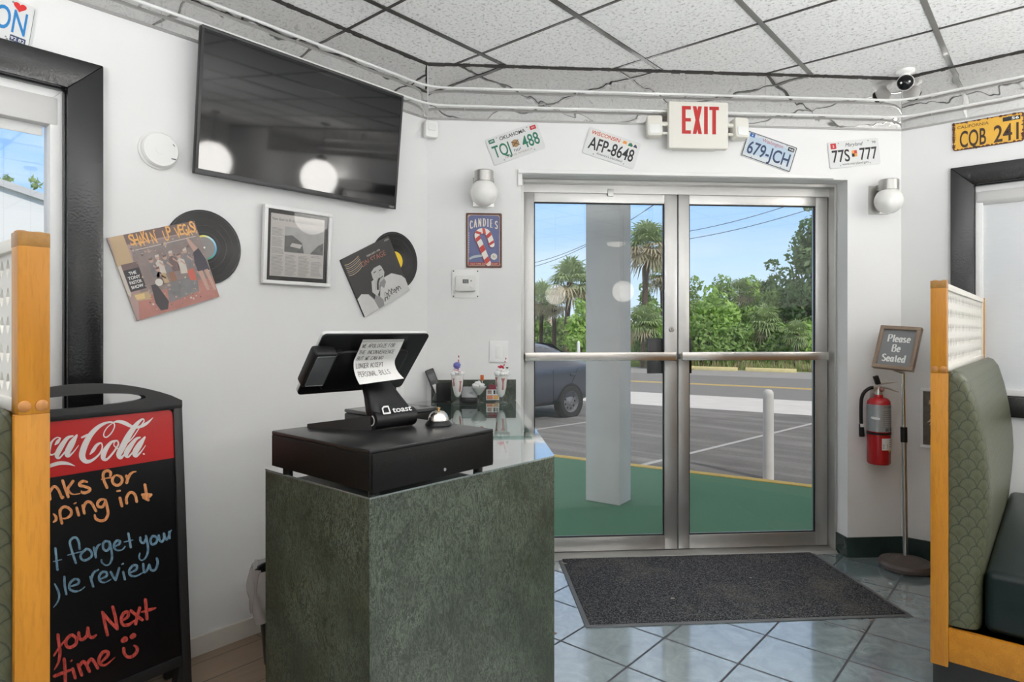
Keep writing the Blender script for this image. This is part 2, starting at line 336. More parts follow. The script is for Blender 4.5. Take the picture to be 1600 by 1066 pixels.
    def stroke(s, pts, w, mat, mp, smooth=True, k=5, caps=True):
        """brush line through 2-D points; w a number, a list, or a function of direction; mp maps 2-D to 3-D"""
        if isinstance(w, (list, tuple)): pts = [(p[0], p[1], ww) for p, ww in zip(pts, w)]
        elif not callable(w): pts = [(p[0], p[1], w) for p in pts]
        else: pts = [(p[0], p[1], 0) for p in pts]
        q = catmull(pts, k) if smooth and len(pts) > 2 else list(pts)
        n = len(q); vs = []; fs = []
        for i in range(n):
            a = q[max(i-1, 0)]; b = q[min(i+1, n-1)]; dx, dy = b[0]-a[0], b[1]-a[1]; l = math.hypot(dx, dy) or 1e-9; dx /= l; dy /= l
            h = (w(dx, dy) if callable(w) else abs(q[i][2]))/2
            vs += [(q[i][0]-dy*h, q[i][1]+dx*h), (q[i][0]+dy*h, q[i][1]-dx*h)]
            if caps and i in (0, n-1):
                sg = -1 if i == 0 else 1; o = len(vs)
                c0 = len(vs)
                for j in range(1, 4):
                    t = PI*j/4; vs.append((q[i][0]-dy*h*math.cos(t)+sg*dx*h*math.sin(t), q[i][1]+dx*h*math.cos(t)+sg*dy*h*math.sin(t)))
                fs.append((c0-2, c0, c0+1, c0+2, c0-1))
        idx = []; p = 0
        for i in range(n):
            idx.append(p); p += 2+(3 if caps and i in (0, n-1) else 0)
        for i in range(n-1): fs.append((idx[i], idx[i]+1, idx[i+1]+1, idx[i+1]))
        return s.add([mp(*v) for v in vs], fs, mat)
    def text(s, body, x, z, h, mat, y=0.0, width=None, align='C', shear=0.0, bold=0.0, T=None, mp=None):
        """flat lettering: h is the capital height, width squeezes the whole line"""
        vs, fs = text_geo(body, bold)
        if not vs: return s
        k = h/.70; x0 = min(v[0] for v in vs); x1 = max(v[0] for v in vs); kx = k if width is None else width/(x1-x0)
        ww = (x1-x0)*kx; ox = {'C': -ww/2, 'L': 0, 'R': -ww}[align]
        P = [(x+ox+(v[0]-x0)*kx+shear*v[1]*k, z+v[1]*k) for v in vs]
        return s.add([(p[0], y, p[1]) if mp is None else mp(*p) for p in P], fs, mat, T)
    def build(s, name, parent=None, smooth=35, kind=None, loc=None):
        me = bpy.data.meshes.new(name); me.from_pydata(s.v, [], s.f)
        for m in s.mats: me.materials.append(m)
        me.polygons.foreach_set('material_index', s.m)
        if smooth: me.polygons.foreach_set('use_smooth', [True]*len(s.f)); me.set_sharp_from_angle(angle=rad(smooth))
        me.validate(); me.update()
        o = bpy.data.objects.new(name, me); COL.objects.link(o)
        if parent is not None: o.parent = parent
        if loc is not None: o.matrix_world = loc
        if kind: o['kind'] = kind
        return o
def bevel(vs, fs, w, seg=2):
    bm = bmesh.new(); bv = [bm.verts.new(p) for p in vs]
    for f in fs: bm.faces.new([bv[i] for i in f])
    bmesh.ops.recalc_face_normals(bm, faces=bm.faces)
    bmesh.ops.bevel(bm, geom=list(bm.edges), offset=w, segments=seg, profile=.5, affect='EDGES')
    bm.verts.index_update(); r = [tuple(v.co) for v in bm.verts], [tuple(v.index for v in f.verts) for f in bm.faces]; bm.free(); return r
def tag(o, label, cat, group=None):
    o['label'] = label; o['category'] = cat
    if group: o['group'] = group
    return o
def thing(name, label, cat, Mx=None, group=None):
    o = bpy.data.objects.new(name, None); o.empty_display_size = .05; COL.objects.link(o)
    if Mx is not None: o.matrix_world = Mx
    return tag(o, label, cat, group)
def part(o, label): o['label'] = label; return o
def tilt(a): return Matrix.Rotation(-rad(a), 4, 'Y')
def FD(s, z, n=3.5, a=0.0): return Matrix.Translation(((s-n)/R2, (s+n)/R2, z)) @ Matrix.Rotation(PI/4, 4, 'Z') @ tilt(a)
def FL(y, z, x=-2.62, a=0.0): return Matrix.Translation((x, y, z)) @ Matrix.Rotation(PI/2, 4, 'Z') @ tilt(a)
def FR(x, z, y=4.252, a=0.0): return Matrix.Translation((x, y, z)) @ tilt(a)
def FZ(x, y, z, a=0.0): return Matrix.Translation((x, y, z)) @ Matrix.Rotation(rad(a), 4, 'Z')
def sn(s, n): return ((s-n)/R2, (s+n)/R2)

# single-line alphabet on a 0..4 by 0..6 field ('~' marks a curved stroke)
GL = {
 'A': '0,0 2,6 4,0;.8,2.2 3.2,2.2', 'B': '0,0 0,6;~0,6 2.6,5.9 3,4.6 2.2,3.3 0,3.1;~0,3.1 3,2.9 3.5,1.6 2.6,.1 0,0', 'C': '~3.6,5 2.6,6 1,5.6 .1,3 1,.4 2.6,0 3.7,1',
 'D': '0,0 0,6;~0,6 2.4,5.6 3.6,3 2.4,.4 0,0', 'E': '3.2,6 0,6 0,0 3.3,0;0,3.1 2.6,3.1', 'F': '0,0 0,6 3.3,6;0,3.2 2.6,3.2', 'G': '~3.6,5 2.6,6 1,5.6 .1,3 1,.4 2.6,0 3.7,1 3.7,2.6;3.7,2.7 2.2,2.7',
 'H': '0,0 0,6;3.6,0 3.6,6;0,3 3.6,3', 'I': '1,0 1,6', 'K': '0,0 0,6;3.4,6 0,2.6 3.6,0', 'L': '0,6 0,0 3.2,0', 'M': '0,0 .3,6 2,2 3.7,6 4,0', 'N': '0,0 0,6 3.5,0 3.5,6',
 'O': '~1.9,6 .4,5 .1,3 .6,.8 1.9,0 3.3,.8 3.8,3 3.4,5 1.9,6', 'P': '0,0 0,6;~0,6 2.8,5.9 3.4,4.5 2.6,3 0,2.8', 'R': '0,0 0,6;~0,6 2.8,5.9 3.4,4.5 2.6,3.1 0,2.9;1.6,2.9 3.6,0',
 'S': '~3.4,5.2 2,6 .5,5.2 .5,3.9 2,3.1 3.4,2.2 3.3,.7 1.8,0 .2,.8', 'T': '0,6 4,6;2,6 2,0', 'U': '~0,6 0,2 .6,.4 1.8,0 3,.4 3.5,2 3.5,6', 'V': '0,6 1.9,0 3.8,6', 'W': '0,6 1,0 2.1,4.4 3.2,0 4.2,6', 'Z': '.2,6 3.6,6 0,0 3.7,0',
 'a': '~2.6,3.2 1.4,3.8 .2,2.6 .3,.7 1.3,0 2.5,1;2.7,3.7 2.6,1 3.1,0', 'd': '~2.6,3 1.3,3.6 .2,2.4 .3,.7 1.3,0 2.6,1;2.7,6 2.7,0', 'e': '~.3,2 2.7,2.1 2.2,3.5 1.2,3.8 .2,2.4 .4,.6 1.5,0 2.8,.8', 'l': '.6,6 .6,0',
 's': '~2.4,3.2 1.2,3.8 .3,3 1.2,2.1 2.4,1.2 1.9,.1 .2,.5', 't': '1.2,5.4 1.2,.8 2,.05;.2,3.7 2.2,3.7'}
def glyph(ch):
    if ch not in GL: return []
    r = []
    for st in GL[ch].split(';'):
        sm = st.startswith('~'); P = [tuple(float(c) for c in p.split(',')) for p in st.lstrip('~').split()]
        r += [(P, sm)] if sm else [([a, b], False) for a, b in zip(P, P[1:])]
    return r
def write(mb, body, x, z, h, w, mat, mp, adv=None, sx=None, serif=0.0, align='L', jit=0.0, rnd=None, slant=0.0):
    """hand or serif lettering in strokes; w is a width or a pen function"""
    sx = h/6*.8 if sx is None else sx; k = h/6
    wd = lambda c: {' ': 2.4, 'I': 2.0, 'l': 1.2, 't': 2.3}.get(c, 3.0 if c.islower() else 3.9)
    gap = 1.3 if adv is None else adv
    tot = sum((wd(c)+gap)*sx for c in body); cx = x-(tot/2 if align == 'C' else 0)
    for c in body:
        jx, jz = ((rnd.uniform(-jit, jit), rnd.uniform(-jit, jit)) if rnd else (0, 0))
        for pts, sm in glyph(c):
            P = [(cx+p[0]*sx+jx+slant*p[1]*k, z+p[1]*k+jz) for p in pts]; mb.stroke(P, w, mat, mp, smooth=sm, k=4, caps=serif == 0)
            if serif:
                for a, b in ((P[0], P[1]), (P[-1], P[-2])):
                    if not sm and abs(a[1]-b[1]) > abs(a[0]-b[0])*1.5: mb.stroke([(a[0]-serif, a[1]), (a[0]+serif, a[1])], serif*.55, mat, mp, caps=False)
        cx += (wd(c)+gap)*sx

# ------------------------------------------------------------------ the room
WALL, CEIL = MATS['wall'], MATS['ceiling']
def sD(px, py, n=3.5):
    P = at(px, py, (-n/R2, n/R2, 0), (-1, 1, 0)); return (P.x+P.y)/R2, P.z
def yL(px, py, x=-2.62): P = at(px, py, (x, 0, 0), (1, 0, 0)); return P.y, P.z
def xR(px, py, y=4.252): P = at(px, py, (0, y, 0), (0, 1, 0)); return P.x, P.z
XL, YR, CZ, XE, YB = -2.62, 4.252, 2.76, 4.2, -4.5
CL = (XL, 3.5*R2+XL); CR = (YR-3.5*R2, YR)                # the two corners beside the door wall
def struct(mb, name, smooth=0, parent=None): return mb.build(name, parent, smooth, None if parent else 'structure')
DT = FD(0, 0, 0)                                          # local x = s, y = n
LWY0, LWY1, LWZ0, LWZ1 = -1.3, yL(103, 300)[0], .95, 2.14

def wall_with_hole(name, L0, L1, h0, h1, z0, z1, y0, y1, T, top=CZ+.1):
    b = MB(); b.T = T
    if h0 is None: b.box((L0, y0, 0), (L1, y1, top), WALL)
    else:
        P = lambda x, z: [(x, y0, z), (x, y1, z)]
        xs = [L0, h0, h1, L1]; zs = [0, z0, z1, top]; vs = []; ix = {}
        for i, x in enumerate(xs):
            for k, z in enumerate(zs):
                for j, y in enumerate((y0, y1)): ix[i, k, j] = len(vs); vs.append((x, y, z))
        fs = []
        for i in range(3):
            for k in range(3):
                if i == 1 and (k == 1 or (k == 0 and z0 <= 0)): continue
                fs += [tuple(ix[a] for a in ((i, k, 0), (i+1, k, 0), (i+1, k+1, 0), (i, k+1, 0))), tuple(ix[a] for a in ((i, k, 1), (i, k+1, 1), (i+1, k+1, 1), (i+1, k, 1)))]
        for k in ((0, 1) if z0 <= 0 else (1,)):
            if k == 0 and zs[0] == zs[1]: continue
            fs += [tuple(ix[a] for a in ((1, k, 0), (1, k+1, 0), (1, k+1, 1), (1, k, 1))), tuple(ix[a] for a in ((2, k, 0), (2, k, 1), (2, k+1, 1), (2, k+1, 0)))]
        fs += [tuple(ix[a] for a in ((1, 2, 0), (2, 2, 0), (2, 2, 1), (1, 2, 1)))]
        if z0 > 0: fs += [tuple(ix[a] for a in ((1, 1, 0), (1, 1, 1), (2, 1, 1), (2, 1, 0)))]
        b.add(vs, fs, WALL)
    return struct(b, name)
wall_with_hole('wall_left', YB-.2, CL[1]+.08, LWY0, LWY1, LWZ0, LWZ1, 0, .18, FL(0, 0))
wall_with_hole('wall_right', CR[0]-.08, XE+.2, xR(1522, 290)[0], 1.25, .95, 2.09, 0, .18, FR(0, 0))
wall_with_hole('wall_front', sD(667, 400)[0]-.0, 2.515, .31, 2.19, -.0, 2.165, 3.5, 3.78, DT)
b = MB(); b.box((XL-.18, YB-.18, 0), (XE+.18, YB, CZ+.1), WALL); struct(b, 'wall_back')
b = MB(); b.box((XE, YB, 0), (XE+.18, YR, CZ+.1), WALL); struct(b, 'wall_east')
ROOM = [(XL, YB), (XE, YB), (XE, YR), CR, CL]
b = MB(); b.prism(ROOM, CZ, CZ+.08, CEIL, axis='Z'); struct(b, 'ceiling')
FL_OUT = [(XL, YB), (XE, YB), (XE, YR), CR, sn(2.19, 3.5), sn(2.19, 3.76), sn(.31, 3.76), sn(.31, 3.5), CL]
b = MB(); b.prism(FL_OUT, -.06, 0, MATS['tile'], axis='Z'); struct(b, 'floor')
b = MB(); b.box((XL, -2.2, 0), (-1.64, 2.2, .002), MATS['plank']); struct(b, 'floor_behind_counter')
# ceiling grid: dark worn bars, both families clipped to the room
GRID = M('worn_dark_grid_bar', (.045, .042, .038), .45, .2, var=.5, vscale=14); GRIDL = M('grey_grid_bar', (.22, .215, .20), .3, .6, var=.35, vscale=3)
b = MB(); x = -2.313
while x < XE:
    b.box((x-.012, YB, CZ-.005), (x+.012, min(YR, x+3.5*R2)-.004, CZ+.001), GRIDL if x > -1.3 else GRID); x += .6185
y = 1.814-.62*10
while y < YR:
    b.box((max(XL, y-3.5*R2)+.004, y-.007, CZ-.004), (XE, y+.007, CZ+.001), GRID); y += .62
struct(b, 'ceiling_grid')
# mirror strip under the ceiling, in panels, and dark boxes painting the shadow line of the joint above
def panel(i, T, a, c):
    b = MB(); b.T = T; b.box((a+.001, -.006, 2.462), (c-.001, -.0005, CZ-.004), MATS['mirror']); b.box((a, -.008, 2.452), (c, -.0005, 2.462), M('mirror_channel', (.42, .41, .40), .3, .8)); struct(b, 'trim_%d' % i)
ys = yL(252, 25)[0]
for i, (T, a, c) in enumerate(((FL(0, 0), ys-1.83, ys), (FL(0, 0), ys, CL[1]-.003), (FD(0, 0), -.198, 1.70), (FD(0, 0), 1.70, 2.511), (FR(0, 0), CR[0]+.003, .55), (FR(0, 0), .55, 1.8), (FR(0, 0), 1.8, 3.05)), 1): panel(i, T, a, c)
b = MB()
for T, a, c in ((FL(0, 0), YB, CL[1]), (FD(0, 0), -.2, 2.513), (FR(0, 0), CR[0], XE)):
    b.T = T; rnd = random.Random(5); x = a
    while x < c-.01:
        l = rnd.uniform(.01, .05); b.box((x, -.0095-rnd.uniform(0, .006), CZ-.011-rnd.uniform(0, .004)), (min(c, x+l), -.0005, CZ), M('joint_shadow', (.03, .027, .024), .8)); x += l
struct(b, 'trim_8')
# baseboards: painted cove on the left, green marble tile on the right
b = MB(); b.T = FL(0, 0)
b.prism([(YB, 0), (CL[1], 0), (CL[1], .078), (YB, .078)], -.012, 0, M('cream_painted_baseboard', (.62, .58, .52), .5, var=.12), bev=.003); struct(b, 'baseboard_left')
BT = M('dark_green_tile_base', (.022, .040, .036), .25, var=.5, vscale=16, spec=.6)
b = MB(); b.T = FD(0, 0)
b.box((2.19, -.010, 0), (2.513, 0, .115), BT, .002); b.box((2.180, -.010, 0), (2.19, .11, .115), BT, .002); struct(b, 'baseboard_front')
b = MB(); b.T = FR(0, 0); x = CR[0]
while x < XE: b.box((x+.001, -.010, 0), (min(x+.3, XE)-.001, 0, .115), BT, .002); x += .3
struct(b, 'baseboard_right')

# ------------------------------------------------------------------ the double glass door
ALU = MATS['alu']; GASK = M('black_gasket', (.012, .012, .014), .6)
b = MB(); b.T = DT
b.box((.312, 3.60, 0), (.335, 3.76, 2.165), ALU, .002); b.box((2.173, 3.60, 0), (2.188, 3.76, 2.165), ALU, .002); b.box((.335, 3.60, 2.146), (2.173, 3.76, 2.163), ALU, .002)
b.box((.335, 3.655, 2.10), (2.173, 3.664, 2.146), ALU); struct(b, 'trim_9')
b = MB(); b.T = DT; b.box((.292, 3.478, 2.166), (2.10, 3.4995, 2.186), WPAINT, .003); b.box((.292, 3.49, 2.10), (.316, 3.4995, 2.166), WPAINT, .002); struct(b, 'trim_10')
b = MB(); b.T = DT; b.prism([(3.56, 0), (3.76, 0), (3.74, .012), (3.58, .012)], .335, 2.173, ALU, axis='X'); struct(b, 'trim_11')
def leaf(idx, a, c, g0, g1, bar0, bar1, hand):
    """one door leaf: rails and stiles, pane, gasket, push bar, outside pull, lock"""
    f = MB(); f.T = DT; n0, n1 = 3.668, 3.712
    f.box((a, n0, .015), (g0, n1, 2.14), ALU, .003); f.box((g1, n0, .015), (c, n1, 2.14), ALU, .003)
    f.box((g0, n0, .015), (g1, n1, .095), ALU, .002); f.box((g0, n0, 2.047), (g1, n1, 2.14), ALU, .002)
    d = f.build('door_%d' % idx, None, 30, 'structure'); d['label'] = 'aluminium framed glass door leaf hinged on the %s' % ('left side' if idx == 1 else 'right side')
    g = MB(); g.T = DT; g.box((g0, 3.687, .095), (g1, 3.693, 2.047), GLASS); g.build('pane', d, 0)
    k = MB(); k.T = DT
    for x0, x1, z0, z1 in ((g0, g0+.006, .095, 2.047), (g1-.006, g1, .095, 2.047), (g0, g1, .095, .101), (g0, g1, 2.041, 2.047)): k.box((x0, 3.676, z0), (x1, 3.686, z1), GASK)
    k.build('gasket', d, 0)
    p = MB(); p.T = DT; p.box((bar0, 3.595, 1.128), (bar1, 3.628, 1.176), M('push_bar_metal', (.60, .56, .52), .26, .95, var=.1), .003)
    p.box((bar0, 3.628, 1.135), (bar0+.03, 3.668, 1.165), ALU); p.box((bar1-.03, 3.628, 1.135), (bar1, 3.668, 1.165), ALU); p.build('push_bar', d, 30)
    h = MB(); h.T = DT
    if hand == 'L': h.box((1.085, 3.725, 1.045), (1.20, 3.735, 1.255), BLACK, .003); h.box((1.188, 3.712, 1.06), (1.20, 3.735, 1.24), BLACK)
    else: h.box((1.27, 3.725, 1.045), (1.357, 3.735, 1.255), BLACK, .003); h.box((1.27, 3.712, 1.06), (1.282, 3.735, 1.24), BLACK)
    part(h.build('pull_plate', d, 30), 'black outside pull plate')
    if hand == 'L':
        q = MB(); T = DT @ Matrix.Translation((1.213, 3.668, 1.308)) @ Matrix.Rotation(PI/2, 4, 'X')
        q.lathe([(.016, 0), (.016, .006), (.012, .009), (.004, .009)], STEEL, 20, T); q.box((-.0012, -.007, .009), (.0012, .007, .0095), BLACK, T=T); q.build('lock_cylinder', d, 30)
        q = MB(); q.T = DT; q.box((.83, 3.648, 2.085), (.865, 3.668, 2.125), ALU, .002); q.build('latch_keeper', d)
    return d
leaf(1, .338, 1.2485, .401, 1.172, sD(820, 560, 3.61)[0], sD(1055.5, 560, 3.61)[0], 'L')
leaf(2, 1.2555, 2.171, 1.321, 2.096, sD(1065, 560, 3.61)[0], sD(1293, 560, 3.61)[0], 'R')

# ------------------------------------------------------------------ windows with thick black casings
def window(idx, T, x0, x1, z0, z1, cw, white, right_edge):
    """x0..x1, z0..z1 is the opening"""
    b = MB(); b.T = T
    out = (x0-cw, z0-cw, x1+cw, z1+cw)
    def ring(o, i, y0, y1, mat, bev):
        b.prism([(o[0], o[1]), (o[2], o[1]), (i[2], i[1]), (i[0], i[1])], y0, y1, mat, bev); b.prism([(o[0], o[3]), (i[0], i[3]), (i[2], i[3]), (o[2], o[3])], y0, y1, mat, bev)
        b.prism([(o[0], o[1]), (i[0], i[1]), (i[0], i[3]), (o[0], o[3])], y0, y1, mat, bev); b.prism([(o[2], o[1]), (o[2], o[3]), (i[2], i[3]), (i[2], i[1])], y0, y1, mat, bev)
    ins = .007
    ring(out, (x0+.002, z0+.002, x1-.002, z1-.002), -.028, -.0005, GLOSSB, .004)
    ring((x0+.001, z0+.001, x1-.001, z1-.001), (x0+ins, z0+ins, x1-ins, z1-ins), -.006, .02, GLOSSB, .003)
    w = b.build('window_%d' % idx, None, 30, 'structure')
    b = MB(); b.T = T
    ring((x0+.001, z0+.001, x1-.001, z1-.001), (x0+ins+white, z0+ins+white, x1-ins-white, z1-ins-white), .022, .10, WPAINT, .002); b.build('window_sash', w, 30)
    b = MB(); b.T = T; b.box((x0+ins+white, .058, z0+ins+white), (x1-ins-white, .063, z1-ins-white), GLASS); b.build('pane', w, 0)
    return w
window(1, FL(0, 0), LWY0, LWY1, LWZ0, LWZ1, yL(158, 300)[0]-LWY1, +.034, True)
RWX0 = xR(1522, 290)[0]
window(2, FR(0, 0), RWX0, 1.25, .95, 2.09, RWX0-xR(1486, 290)[0], .030, False)

# ------------------------------------------------------------------ outside: porch, lot, road
EA = rad(8.6)                                             # the street runs 8.6 degrees off the room's x axis
def em(e, m, z=0.0): return (e*math.cos(EA)-m*math.sin(EA), e*math.sin(EA)+m*math.cos(EA), z)
TE = Matrix.Rotation(EA, 4, 'Z')                          # local x along the street, y away from the building
GZ = -.35
b = MB(); b.T = TE; b.box((-60, -30, GZ-.2), (60, 13.57, GZ), MATS['asphalt']); struct(b, 'parking_lot')
CONC = M('pale_concrete', (.50, .485, .47), .85, var=.14, vscale=2.5, bump=.2)
b = MB(); b.T = TE; b.box((-60, 13.57, GZ-.2), (60, 16.3, GZ+.004), CONC); struct(b, 'road_apron')
RD = M('road_asphalt', (.17, .167, .163), .85, var=.12, vscale=3, bump=.3, bscale=40)
b = MB(); b.T = TE; b.box((-60, 16.3, GZ-.2), (60, 23.7, GZ), RD); struct(b, 'road')
YEL = M('worn_yellow_paint', (.62, .42, .10), .7, var=.25, vscale=8)
b = MB(); b.T = TE; b.box((-60, 19.55, GZ), (60, 19.67, GZ+.004), YEL); b.box((-60, 19.82, GZ), (60, 19.94, GZ+.004), YEL); struct(b, 'road_marking')
b = MB(); b.T = TE; b.box((-60, 23.7, GZ-.2), (60, 27.6, GZ+.002), M('far_lot_asphalt', (.26, .255, .25), .9, var=.15, vscale=2)); struct(b, 'far_lot')
b = MB(); b.T = TE
b.grid(lambda u, v: (-70+140*u, 27.6+60*v, GZ+.003+min(1, v*8)*.28+.12*math.sin(u*40)*min(1, v*6)*math.sin(v*30)), 60, 24, MATS['grass']); struct(b, 'grass_verge')
WLINE = M('faded_white_paint', (.34, .335, .33), .8, var=.25, vscale=30)
b = MB()
for p, q in (((834, 672), (917, 660)), ((1000, 728), (1258, 665))):
    P, Q = atz(*p, GZ), atz(*q, GZ); d = (Q-P).normalized(); n = Vector((-d.y, d.x, 0))*.04; P = P-d*1.0; Q = Q+d*.6
    b.add([tuple(v+Vector((0, 0, .004))) for v in (P-n, P+n, Q+n, Q-n)], [(0, 1, 2, 3)], WLINE)
struct(b, 'parking_line')
# porch slab covered in green turf, with the yellow painted curb
b = MB(); b.prism([sn(-4.5, 3.782), sn(2.62, 3.782), (7.2, 4.44), em(7, 5.80)[:2], em(-9, 5.80)[:2]], GZ, -.004, MATS['turf'], axis='Z'); struct(b, 'porch_floor')
b = MB(); b.T = TE; b.box((-9, 5.80, GZ), (7, 5.90, .003), YEL, .006); struct(b, 'porch_curb')
b = MB(); b.prism([sn(-.6, 3.62), sn(2.6, 3.62), (9.5, 4.34), em(9.5, 5.75)[:2], em(-4.6, 5.75)[:2]], 2.862, 3.2, M('porch_soffit', (.80, .80, .78), .7, var=.05), axis='Z'); struct(b, 'porch_roof')
C0, C1 = atz(915, 781, 0), atz(968, 790, 0); d = (C1-C0).normalized(); n = Vector((-d.y, d.x, 0)); T = Matrix(((d.x, n.x, 0, C1.x), (d.y, n.y, 0, C1.y), (0, 0, 1, -.003), (0, 0, 0, 1)))
GCOL = M('grey_painted_block', (.74, .70, .67), .75, var=.10, vscale=5, bump=.3, bscale=35)
b = MB(); b.T = T; b.box((-(C1-C0).length, 0, 0), (0, .205, 2.861), GCOL, .006); struct(b, 'porch_column', 30)
# bollard
B0 = atz(1200.5, 749, GZ); b = MB(); b.T = Matrix.Translation(B0)
b.lathe([(.058, 0), (.056, .93), (.053, .97), (.035, .993), (1e-4, 1.0)], M('pale_painted_pipe', (.60, .575, .55), .6, var=.12, vscale=9), 24)
tag(b.build('bollard', None, 40), 'pale grey round bollard post standing just beyond the porch curb', 'bollard')
# wheel stops beyond the road
for i, (px, py, w, lab) in enumerate(((1118, 579, 1.75, 'worn yellow concrete wheel stop across the road, the middle one of three'), (1204, 581.5, 1.9, 'worn yellow concrete wheel stop across the road, the right hand one of three'), (1068, 577, .9, 'short end of a yellow wheel stop seen behind the door meeting stile'))):
    P = atz(px, py, GZ); b = MB(); b.T = Matrix.Translation(P) @ TE
    b.prism([(-.09, 0), (.09, 0), (.07, .15), (-.07, .15)], -w/2, w/2, M('faded_yellow_concrete', (.70, .60, .30), .8, var=.2, vscale=6), axis='X', bev=.01)
    o = tag(b.build('wheel_stop', None, 30), lab, 'wheel stop', 'wheel stops across the road')

# ------------------------------------------------------------------ plants beyond the road
def cards(rng, C, N, size, mat, mb, asp=.5):
    """leaf quads of mixed size at points C, each a little folded"""
    for c, n in zip(C, N):
        n = Vector(n).normalized() if Vector(n).length > 1e-6 else Vector((0, 0, 1)); n = (n+Vector(rng.normal(0, .55, 3))).normalized()
        u = n.orthogonal().normalized(); u = (Matrix.Rotation(rng.uniform(0, 2*PI), 3, n) @ u); v = n.cross(u); s = size*rng.uniform(.6, 1.4)
        c = Vector(c); a = u*s; w = v*s*asp; o = len(mb.v)
        mb.v += [tuple(c-a), tuple(c+w-n*s*.12), tuple(c+a), tuple(c-w-n*s*.12)]; mb.f.append((o, o+1, o+2, o+3)); mb.m.append(mb.mi(mat))
def crown(rng, mb, lobes, per, size, mat):
    for (cx, cy, cz, r, rz) in lobes:
        k = int(per*r*rz); D = rng.normal(0, 1, (k, 3)); D /= np.linalg.norm(D, axis=1)[:, None]; rr = rng.uniform(.55, 1.0, k)**.6
        P = D*rr[:, None]*np.array([r, r, rz])+np.array([cx, cy, cz]); cards(rng, P, D, size, mat, mb)
BARK = M('brown_bark', (.10, .07, .05), .9, var=.4, vscale=12)
def bush(px, ptop, depth, wpx, mat, label, seed, nm='shrub', size=.15, base=-.1, per=520, cat='shrub', lobes=9, dens=1.0, trunk=True):
    """a rounded plant whose crown spans wpx pixels and tops out at ptop when seen from the camera"""
    rng = np.random.default_rng(seed); P = O+ray(px, HZ)*depth; zt = CAM_H+(HZ-ptop)*depth/FOC; R = wpx*depth/FOC/2; H = zt-base
    t = thing(nm, label, cat, Matrix.Translation((P.x, P.y, base)), 'plants beyond the road')
    lb = []
    for i in range(lobes):
        f = (i+.5)/lobes; ang = rng.uniform(0, 2*PI); q = R*rng.uniform(.2, .62); z = H*(.12+.70*f); r = R*(.62-.26*f)*rng.uniform(.8, 1.15)
        lb.append((q*math.cos(ang)*(1-.5*f), q*math.sin(ang)*(1-.5*f), z, r, min(r, H*.3)*rng.uniform(.8, 1.1)))
    lb.append((0, 0, H-R*.34, R*.34, R*.34)); lb.append((0, 0, H*.35, R*.8, H*.34))
    m = MB(); crown(rng, m, lb, per*dens/max(size*10, 1), size, mat); m.build('foliage', t, 0)
    if trunk:
        m = MB()
        for k in range(3): a = k*2.1+seed; m.tube([(0, 0, -.3), (.2*R*math.cos(a), .2*R*math.sin(a), H*.3), (.45*R*math.cos(a), .45*R*math.sin(a), H*.62)], [.07, .05, .025], BARK, 6)
        m.build('trunk', t, 30)
    return t
def palm(px, pcrown, depth, rpx, label, seed, nf=34, lean=0.0, dry=.3, base=-.1, tr=.15):
    rng = np.random.default_rng(seed); P = O+ray(px, HZ)*depth; zc = CAM_H+(HZ-pcrown)*depth/FOC; R = rpx*depth/FOC; H = zc-base
    t = thing('cabbage_palm', label, 'palm tree', Matrix.Translation((P.x, P.y, base)), 'plants beyond the road')
    m = MB(); pth = [(lean*f*f, 0, H*f-.2*(1-f)) for f in (0, .25, .5, .75, 1)]
    m.tube(pth, [tr*1.15, tr, tr*.9, tr*.95, tr*1.3], BARK, 9); m.build('trunk', t, 40)
    green = MB(); brown = MB()
    for i in range(nf):
        f = i/nf; el = rad(85-150*f+rng.uniform(-10, 10)); az = i*2.39996+rng.uniform(-.3, .3); d = Vector((math.cos(el)*math.cos(az), math.cos(el)*math.sin(az), math.sin(el)))
        dead = f > 1-dry; mb = brown if dead else green; mt = MATS['leaf_dry'] if dead else MATS['leaf_palm']
        c = Vector((lean, 0, H)); pl = R*rng.uniform(.38, .55); hub = c+d*pl; side = d.cross(Vector((0, 0, 1))); side = side.normalized() if side.length > .05 else Vector((1, 0, 0)); nrm = side.cross(d).normalized()
        mb.tube([tuple(c), tuple(c+d*pl*.5+Vector((0, 0, .02))), tuple(hub)], [.02, .015, .012], mt, 4)
        nb = 15
        for j in range(nb):
            a = rad(-115+230*j/(nb-1)); dd = (d*math.cos(a)+side*math.sin(a)).normalized(); ln = R*(.62-.12*abs(j-(nb-1)/2)/(nb/2))*rng.uniform(.85, 1.1)
            mid = hub+dd*ln*.55+nrm*.05*R; tip = hub+dd*ln-Vector((0, 0, 1))*ln*rng.uniform(.12, .42); wv = nrm.cross(dd).normalized()*R*.035; o = len(mb.v)
            mb.v += [tuple(hub), tuple(mid+wv), tuple(tip), tuple(mid-wv)]; mb.f.append((o, o+1, o+2, o+3)); mb.m.append(mb.mi(mt))
    green.build('fronds', t, 0); brown.build('dead_fronds', t, 0)
    return t
palm(884, 442, 33, 44, 'tallest cabbage palm left of the grey porch column', 3, 40, .3, .32)
palm(845, 470, 36, 34, 'small cabbage palm at the left edge of the glass', 4, 30, .1, .35, tr=.12)
palm(866, 478, 35, 26, 'slim cabbage palm with a dark trunk between two others', 5, 26, 0, .4, tr=.13)
palm(1006, 386, 31, 46, 'tall cabbage palm with drooping dry fronds right of the porch column', 6, 44, .2, .42)
palm(1036, 430, 33, 34, 'cabbage palm partly hidden by the left leaf stile', 7, 34, 0, .4)
palm(1160, 458, 37, 28, 'cabbage palm topping the hedge left of centre', 8, 34, 0, .25)
palm(1186, 462, 38, 28, 'cabbage palm topping the hedge right of centre', 9, 34, 0, .25)
palm(1195, 505, 29, 34, 'low fan palm growing in front of the hedge', 10, 30, 0, .1, tr=.1)
